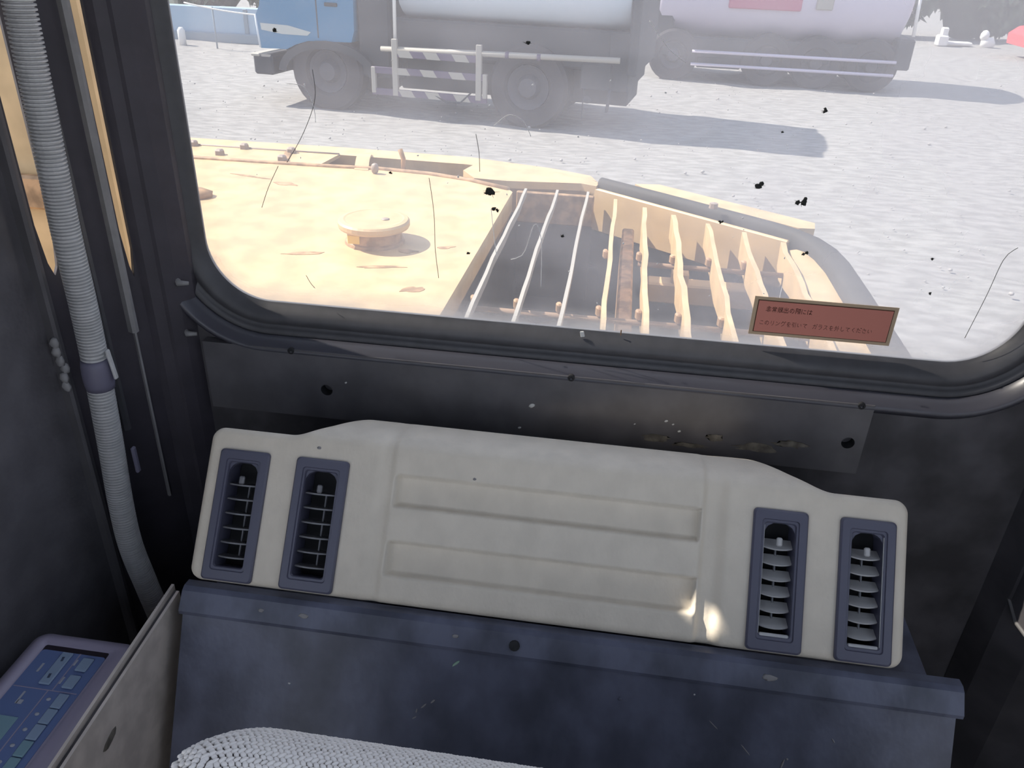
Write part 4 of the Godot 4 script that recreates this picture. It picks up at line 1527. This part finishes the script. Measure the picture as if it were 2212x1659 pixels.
# ------------------------------------------------------------------ hose on the pillar
func conduit() -> void:
	var root := thing("conduit_hose", "grey ribbed conduit hose running down the corner pillar", "hose", Vector3(-0.46, 1.5, -0.60))
	var c := Curve3D.new()
	var pts := PackedVector3Array([Vector3(-0.4565, 2.36, -0.6075), Vector3(-0.457, 2.2468, -0.6068), Vector3(-0.459, 2.1457, -0.604), Vector3(-0.4604, 2.069, -0.602), Vector3(-0.4606, 2.005, -0.6017), Vector3(-0.4614, 1.9467, -0.6004), Vector3(-0.4639, 1.8578, -0.597), Vector3(-0.4664, 1.7852, -0.5935), Vector3(-0.4665, 1.7314, -0.593), Vector3(-0.463, 1.67, -0.598), Vector3(-0.460, 1.61, -0.603), Vector3(-0.458, 1.50, -0.606)])
	for i in pts.size():
		var d := (pts[mini(i + 1, pts.size() - 1)] - pts[maxi(i - 1, 0)]) * 0.17
		c.add_point(pts[i], -d, d)
	var whole := c.get_baked_length()
	var pitch := 0.0031
	var path := PackedVector3Array()
	var radii := PackedFloat32Array()
	var n := int(whole / pitch)
	for i in n:
		for q in [[0.0, 0.0098], [0.22, 0.0119], [0.6, 0.0119], [0.82, 0.0098]]:
			path.append(c.sample_baked((i + q[0]) * pitch, true))
			radii.append(q[1])
	var g := Geo.new()
	tube(g, path, radii, 18, -1)
	part("ribbed_tube", g, M["hose grey"], root)
	g = Geo.new()
	var tape := PackedVector3Array()
	for k in 6: tape.append(Vector3(-0.4614, 1.948 - k * 0.006, -0.6004 + k * 0.0002))
	tube(g, tape, PackedFloat32Array([0.0124, 0.0134, 0.0137, 0.0137, 0.0134, 0.0124]), 18)
	part("tape_wrap", g, M["tape"], root)
	g = Geo.new()
	bx(g, Vector3(-0.4455, 1.944, -0.6005), Vector3(0.003, 0.03, 0.005), 0.001, Basis(Vector3.BACK, 0.1))
	part("cable_tie", g, M["hose grey"], root)
	g = Geo.new()
	bx(g, Vector3(-0.447, 1.835, -0.605), Vector3(0.004, 0.03, 0.006), 0.0015)
	part("clip", g, M["tape"], root)


func side_board() -> void:
	var root := thing("side_board", "narrow grey trim board beside the left end of the lower panel", "trim board", Vector3(-0.352, 1.2, -0.36))
	var g := Geo.new()
	prism(g, PackedVector2Array([Vector2(-0.483, 1.792), Vector2(-0.20, 1.775), Vector2(-0.20, 1.21), Vector2(-0.47, 1.21), Vector2(-0.483, 1.5)]), Transform3D(Basis(Vector3.BACK, Vector3.UP, Vector3.LEFT), Vector3(-0.3445, 0, 0)), 0.0025)
	part("board", g, M["trim board"], root)
	g = Geo.new()
	prism(g, PackedVector2Array([Vector2(-0.486, 1.789), Vector2(-0.20, 1.772), Vector2(-0.20, 1.21), Vector2(-0.475, 1.21), Vector2(-0.486, 1.5)]), Transform3D(Basis(Vector3.BACK, Vector3.UP, Vector3.LEFT), Vector3(-0.348, 0, 0)), 0.003)
	part("backing", g, M["cab dark"], root)
	g = Geo.new()
	prism(g, PackedVector2Array([Vector2(-0.488, 1.794), Vector2(-0.20, 1.777), Vector2(-0.20, 1.21), Vector2(-0.475, 1.21), Vector2(-0.488, 1.5)]), Transform3D(Basis(Vector3.BACK, Vector3.UP, Vector3.LEFT), Vector3(-0.3515, 0, 0)), 0.0025)
	part("outer_board", g, M["trim board"], root)
	g = Geo.new()
	ball(g, Vector3(-0.3443, 1.752, -0.363), Vector3(0.001, 0.008, 0.02), Basis(Vector3.RIGHT, 0.3), 0.1, 10)
	part("stain", g, M["dirt smear"], root)


# ------------------------------------------------------------------ control panel
func control_panel() -> void:
	var Y := 1.745
	var root := thing("control_panel", "rounded dark control panel with pale blue keys, bottom left", "control panel", Vector3(-0.424, 1.2, -0.33))
	var g := Geo.new()
	var rings := []
	for s in [[0.0, -0.10], [0.0, -0.012], [0.003, -0.003], [0.008, 0.0], [0.0135, 0.001], [0.0145, -0.001], [0.0165, -0.0015]]:
		var o := round_rect(-0.4765 + s[0] * 1.15, 0.20 + s[0], -0.3735 - s[0] * 1.5, 0.4640 - s[0], maxf(0.014 - s[0] * 0.8, 0.002), 6)
		var row := []
		for p in o: row.append(Vector3(p.x, Y + s[1], -p.y))
		rings.append(row)
	var t := PackedVector3Array()
	var n: int = rings[0].size()
	for i in rings.size() - 1:
		for k in n:
			quad(t, rings[i][k], rings[i][(k + 1) % n], rings[i + 1][(k + 1) % n], rings[i + 1][k])
	g.sheet(t, Vector3.UP, 1)
	part("housing", g, M["control case"], root)
	g = Geo.new()
	bx(g, Vector3(-0.429, Y - 0.1275, -0.33), Vector3(0.05, 0.06, 0.1), 0.004)
	bx(g, Vector3(-0.429, 1.405, -0.33), Vector3(0.03, 0.39, 0.06), 0.004)
	part("stand", g, M["cab dark"], root)
	g = Geo.new()
	prism(g, round_rect(-0.4575, 0.2165, -0.3985, 0.4425, 0.003, 4), Transform3D(Basis(Vector3.RIGHT, Vector3.FORWARD, Vector3.UP), Vector3(0, Y - 0.006, 0)), 0.0045)
	var face := part("face_plate", g, M["control face"], root)
	var key := func(x0: float, z0: float, x1: float, z1: float, m: String) -> void:
		var k := Geo.new()
		bx(k, Vector3((x0 + x1) / 2, Y - 0.0005, (z0 + z1) / 2), Vector3(absf(x1 - x0), 0.002, absf(z1 - z0)), 0.0008)
		part("key", k, M[m], face)
	key.call(-0.4375, -0.4415, -0.4275, -0.4075, "control key")
	key.call(-0.4165, -0.4385, -0.4065, -0.4245, "control key")
	key.call(-0.4165, -0.4200, -0.4065, -0.4065, "control key")
	for k in 9:
		key.call(-0.4135, -0.4010 + k * 0.0148, -0.4045, -0.4010 + k * 0.0148 + 0.0140, "control key" if k < 3 else "key teal")
	# divisions, indicator lights, and small marks printed on the face
	for q in [[-0.4565, -0.4035, -0.4005, -0.4028], [-0.4225, -0.4425, -0.4215, -0.4035], [-0.4258, -0.4028, -0.4248, -0.22]]:
		g = Geo.new()
		bx(g, Vector3((q[0] + q[2]) / 2, Y - 0.0013, (q[1] + q[3]) / 2), Vector3(q[2] - q[0], 0.0004, q[3] - q[1]))
		part("dividing_line", g, M["control case"], face)
	for k in 8:
		g = Geo.new()
		ball(g, Vector3(-0.4195, Y - 0.0013, -0.395 + k * 0.0145), Vector3(0.0042, 0.001, 0.0034), Basis(), 0.0, 10)
		part("indicator", g, M["print pale"], face)
	for q in [[-0.4465, -0.4235, 0.002, 0.009], [-0.4205, -0.4330, 0.0016, 0.006], [-0.4205, -0.4140, 0.0016, 0.007], [-0.4430, -0.3930, 0.0018, 0.012], [-0.4405, -0.3890, 0.0045, 0.004]]:
		g = Geo.new()
		bx(g, Vector3(q[0], Y - 0.0012, q[1]), Vector3(q[2], 0.0004, q[3]))
		part("mark", g, M["print pale"], face)
	for z: float in [-0.4335, -0.4155]:
		g = Geo.new()
		bx(g, Vector3(-0.4325, Y + 0.0006, z), Vector3(0.002, 0.0003, 0.0045), 0.0, Basis(Vector3.UP, 0.2))
		part("mark", g, M["key mark"], face)
	# shaded window of the display, left of the keys
	g = Geo.new()
	bx(g, Vector3(-0.4435, Y - 0.0012, -0.30), Vector3(0.024, 0.0006, 0.15), 0.0002)
	part("display", g, M["key teal"], face)


# ------------------------------------------------------------------ seat
func seat() -> void:
	var root := thing("seat", "grey woven cloth seat edge in front of the lower panel", "seat", Vector3(0.05, 1.2, -0.08))
	var g := Geo.new()
	var lo := Vector3(-0.215, 1.66, -0.292)
	var hi := Vector3(0.32, 1.921, 0.10)
	var r := 0.045
	var rows := []
	# rounded block: rings going up its side and in over its top
	var n := 0
	for k in 15:
		var a := PI / 2 * clampf((k - 3) / 9.0, 0.0, 1.0)
		var shrink := r * (1.0 - cos(a)) + (0.06 * (k - 12) if k > 12 else 0.0)
		var y := lo.y + (hi.y - r - lo.y) * minf(k / 3.0, 1.0) + r * sin(a)
		var o := round_rect(lo.x + shrink, -hi.z + shrink, hi.x - shrink, -lo.z - shrink, maxf(0.055 - shrink, 0.012), 8)
		var row := []
		for p in o: row.append(Vector3(p.x, y, -p.y))
		rows.append(row)
		n = o.size()
	var top := []
	for k in n: top.append(Vector3(0.05, hi.y + 0.003, -0.1))
	rows.append(top)
	net(g, rows, Vector3.UP, 1, true)
	part("cushion", g, M["seat cloth"], root)
	g = Geo.new()
	bx(g, Vector3(0.05, 1.44, -0.08), Vector3(0.34, 0.48, 0.26), 0.01)
	part("base", g, M["cab dark"], root)
	# woven rows of yarn over the near edge
	g = Geo.new()
	ball(g, Vector3.ZERO, Vector3(0.0054, 0.0024, 0.0031), Basis(), 0.0, 8)
	var probe := part("stitch", g, M["yarn"], root, true)
	var mesh := probe.mesh
	probe.free()
	var places: Array[Transform3D] = []
	for i in 150:
		for j in 84:
			var x := lo.x + 0.003 + i * 0.0036
			var arc := j * 0.0029
			var a := clampf(arc / r, 0.0, PI / 2)
			var in_ := r * (1.0 - cos(a))
			var zf := lo.z
			# follow the rounded corner of the block's plan
			var dx := lo.x + 0.055 - x
			if dx > 0.0: zf += 0.055 - sqrt(maxf(0.0, 0.055 * 0.055 - dx * dx))
			var p := Vector3(x, hi.y - r + r * sin(a), zf + in_ + maxf(0.0, arc - r * PI / 2))
			if dx > 0.0:
				p.x = maxf(p.x, lo.x + in_ * 0.8 + 0.001)
			var nrm := Vector3(-0.6 * clampf(dx / 0.055, 0.0, 1.0), sin(a), -cos(a)).normalized()
			var along := Vector3.RIGHT.slide(nrm).normalized()
			var b := Basis(along, nrm, along.cross(nrm))
			b = b * Basis(Vector3.UP, (0.75 if j % 2 else -0.75) + rng.randf_range(-0.2, 0.2))
			places.append(Transform3D(b.scaled_local(Vector3.ONE * rng.randf_range(0.85, 1.1)), p + nrm * 0.0006 + along * (0.0018 if j % 2 else 0.0)))
	var mm := MultiMesh.new()
	mm.transform_format = MultiMesh.TRANSFORM_3D
	mm.mesh = mesh
	mm.instance_count = places.size()
	for i in places.size():
		mm.set_instance_transform(i, Transform3D(places[i].basis, places[i].origin - root.position))
	var o := MultiMeshInstance3D.new()
	o.name = "weave"
	o.multimesh = mm
	o.material_override = M["yarn"]
	o.set_meta("kind", "stuff")
	root.add_child(o, true)


# ------------------------------------------------------------------ sticker on the glass
const GLYPHS := {
	"非": "4,0 4,10|6,0 6,10|1,2 4,2|1,5 4,5|0,8 4,8|6,2 9,2|6,5 9,5|6,8 10,8",
	"常": "5,0 5,2|2,0.5 3,2|8,0.5 7,2|1,4 1,2.5 9,2.5 9,4|3,4 7,4 7,6 3,6 3,4|2,10 2,7 8,7 8,9.5|5,6 5,10",
	"脱": "1,10 1.5,1 4,1 4,10|1.5,4 4,4|1.5,7 4,7|6,0 6.8,1.5|9,0 8.2,1.5|5.8,2.5 9.2,2.5 9.2,5 5.8,5 5.8,2.5|6.8,5 6.5,8 5,10|8,5 8,9 10,9 10,8",
	"出": "5,0 5,9.5|2,1 2,4.5 8,4.5 8,1|1,6 1,9.5 9,9.5 9,6",
	"の": "5,2 4,7 2,8.5 1,6 2,3 5,1.5 8,3 9,6 7.5,8.5 5.5,9.5",
	"際": "1,10 1,0 4,0 2.5,3 4,5 2.5,6.5|5.5,1 7,1 5,4.5|8,0.5 9.5,1 8,3.5|8,2 10,4.5|6,5 9,5|5,6.5 10,6.5|7.5,6.5 7.5,10|6,8 5.3,9.5|9,8 9.8,9.5",
	"に": "1.5,1 1,5 1.5,9.5|4.5,2.5 8.5,2.5|4.5,6.5 5,8.5 9,8.5",
	"は": "1.5,1 1,5 1.5,9.5|4,3 9.5,3|7,1 7,8 5.5,9 4.5,8 5.5,7 7.5,7.5 9.5,9",
	"こ": "2.5,2 7.5,2 6.5,3|2,6.5 2.5,8.5 8.5,8.5",
	"リ": "2.5,1 2.5,6|7.5,1 7.5,6 5,10",
	"ン": "1.5,2 4,3.5|1.5,9 6,7 9,3",
	"グ": "4,0 1,5|3.5,2 8,2 6.5,7 2.5,10|8.2,0 8.8,1.2|9.4,0 10,1.2",
	"を": "2,2 8,2|5,0.5 2,6.5 4.5,5 6,7.5|9,4 4,7.5 4,9.5 8.5,9.5",
	"引": "1,1 5,1 5,3.5 1.5,3.5 1.2,6 5,6 4.5,9.5 3,9|8,0 8,10",
	"い": "1.5,2 1.5,7 3,8.5 4,7|7.5,2.5 9,6.5",
	"て": "1,2 9,2 5,4.5 4.5,7 7.5,9.5",
	"ガ": "1.5,3 8,3 7.5,9 6,9|4.5,0.5 4,5 1.5,9.5|8.2,0 8.8,1.2|9.4,0 10,1.2",
	"ラ": "2,1 8,1|1.5,4 8.5,4 7,8 3.5,10",
	"ス": "2,1.5 7.5,1.5 5,6 1.5,9.5|5.5,5.5 9,9.5",
	"外": "3.5,0 1,5|2.5,2.5 5,2.5 4,6.5 1,10|2.5,4.5 4,6|7.5,0 7.5,10|7.5,4 10,6",
	"し": "3,1 3,7 4.5,9.5 7,9 8.5,7",
	"く": "7,1 3,5 7.5,9.5",
	"だ": "1,2.5 6,2.5|3.5,0.5 1.5,9.5|5,5 9,5|5,7.5 5.5,9 9.5,9|8.2,0 8.8,1.2|9.4,0 10,1.2",
	"さ": "1.5,3 8.5,3|4,0.5 7.5,6|2,6 3,9 8,9.3",
}


func sticker() -> void:
	var root := thing("warning_sticker", "reddish brown sticker with Japanese lettering on the window's lower edge", "sticker", Vector3(0.2, 1.998, -0.7185))
	var g := Geo.new()
	bx(g, Vector3(0.2, 1.998, -0.7182), Vector3(0.1285, 0.0385, 0.0004))
	part("border", g, M["sticker border"], root)
	g = Geo.new()
	bx(g, Vector3(0.2, 1.998, -0.7178), Vector3(0.1215, 0.0325, 0.0004))
	part("rule_line", g, M["sticker line"], root)
	g = Geo.new()
	bx(g, Vector3(0.2, 1.998, -0.7174), Vector3(0.1200, 0.0310, 0.0004))
	part("label_field", g, M["sticker red"], root)
	g = Geo.new()
	_letters(g, "非常脱出の際には", Vector2(0.1475, 2.0085), 0.0053, 0.0005)
	part("lettering", g, M["sticker ink"], root)
	g = Geo.new()
	_letters(g, "このリングを引いて ガラスを外してください", Vector2(0.1435, 1.9945), 0.00495, 0.00034)
	part("lettering", g, M["sticker ink"], root)


func _letters(g: Geo, text: String, at: Vector2, size: float, thick: float) -> void:
	var x := at.x
	for ch in text:
		if GLYPHS.has(ch):
			for stroke in (GLYPHS[ch] as String).split("|"):
				var pts := PackedVector2Array()
				for q in stroke.split(" "):
					var xy := q.split(",")
					pts.append(Vector2(x + xy[0].to_float() * size * 0.088, at.y - xy[1].to_float() * size * 0.1))
				for i in pts.size() - 1:
					var mid := (pts[i] + pts[i + 1]) / 2.0
					var d := pts[i + 1] - pts[i]
					bx(g, Vector3(mid.x, mid.y, -0.7171), Vector3(d.length() + thick * 0.6, thick, 0.0002), 0.0, Basis(Vector3.BACK, d.angle()))
		x += size * (1.0 if ch != " " else 0.8)


func switch_box() -> void:
	var root := thing("switch_box", "small dark box with a pale edge on the right wall", "box", Vector3(0.47, 1.72, -0.64))
	var g := Geo.new()
	prism(g, PackedVector2Array([Vector2(-0.69, 1.84), Vector2(-0.684, 1.735), Vector2(-0.65, 1.722), Vector2(-0.60, 1.73), Vector2(-0.60, 1.84)]), Transform3D(Basis(Vector3.BACK, Vector3.UP, Vector3.LEFT), Vector3(0.498, 0, 0)), 0.066)
	part("case", g, M["cab vinyl"], root)
	g = Geo.new()
	tube(g, PackedVector3Array([Vector3(0.4315, 1.83, -0.6895), Vector3(0.4315, 1.737, -0.6835), Vector3(0.4315, 1.724, -0.65), Vector3(0.4315, 1.732, -0.60)]), PackedFloat32Array([0.0022]), 7)
	part("edge_bead", g, M["seal strip"], root)
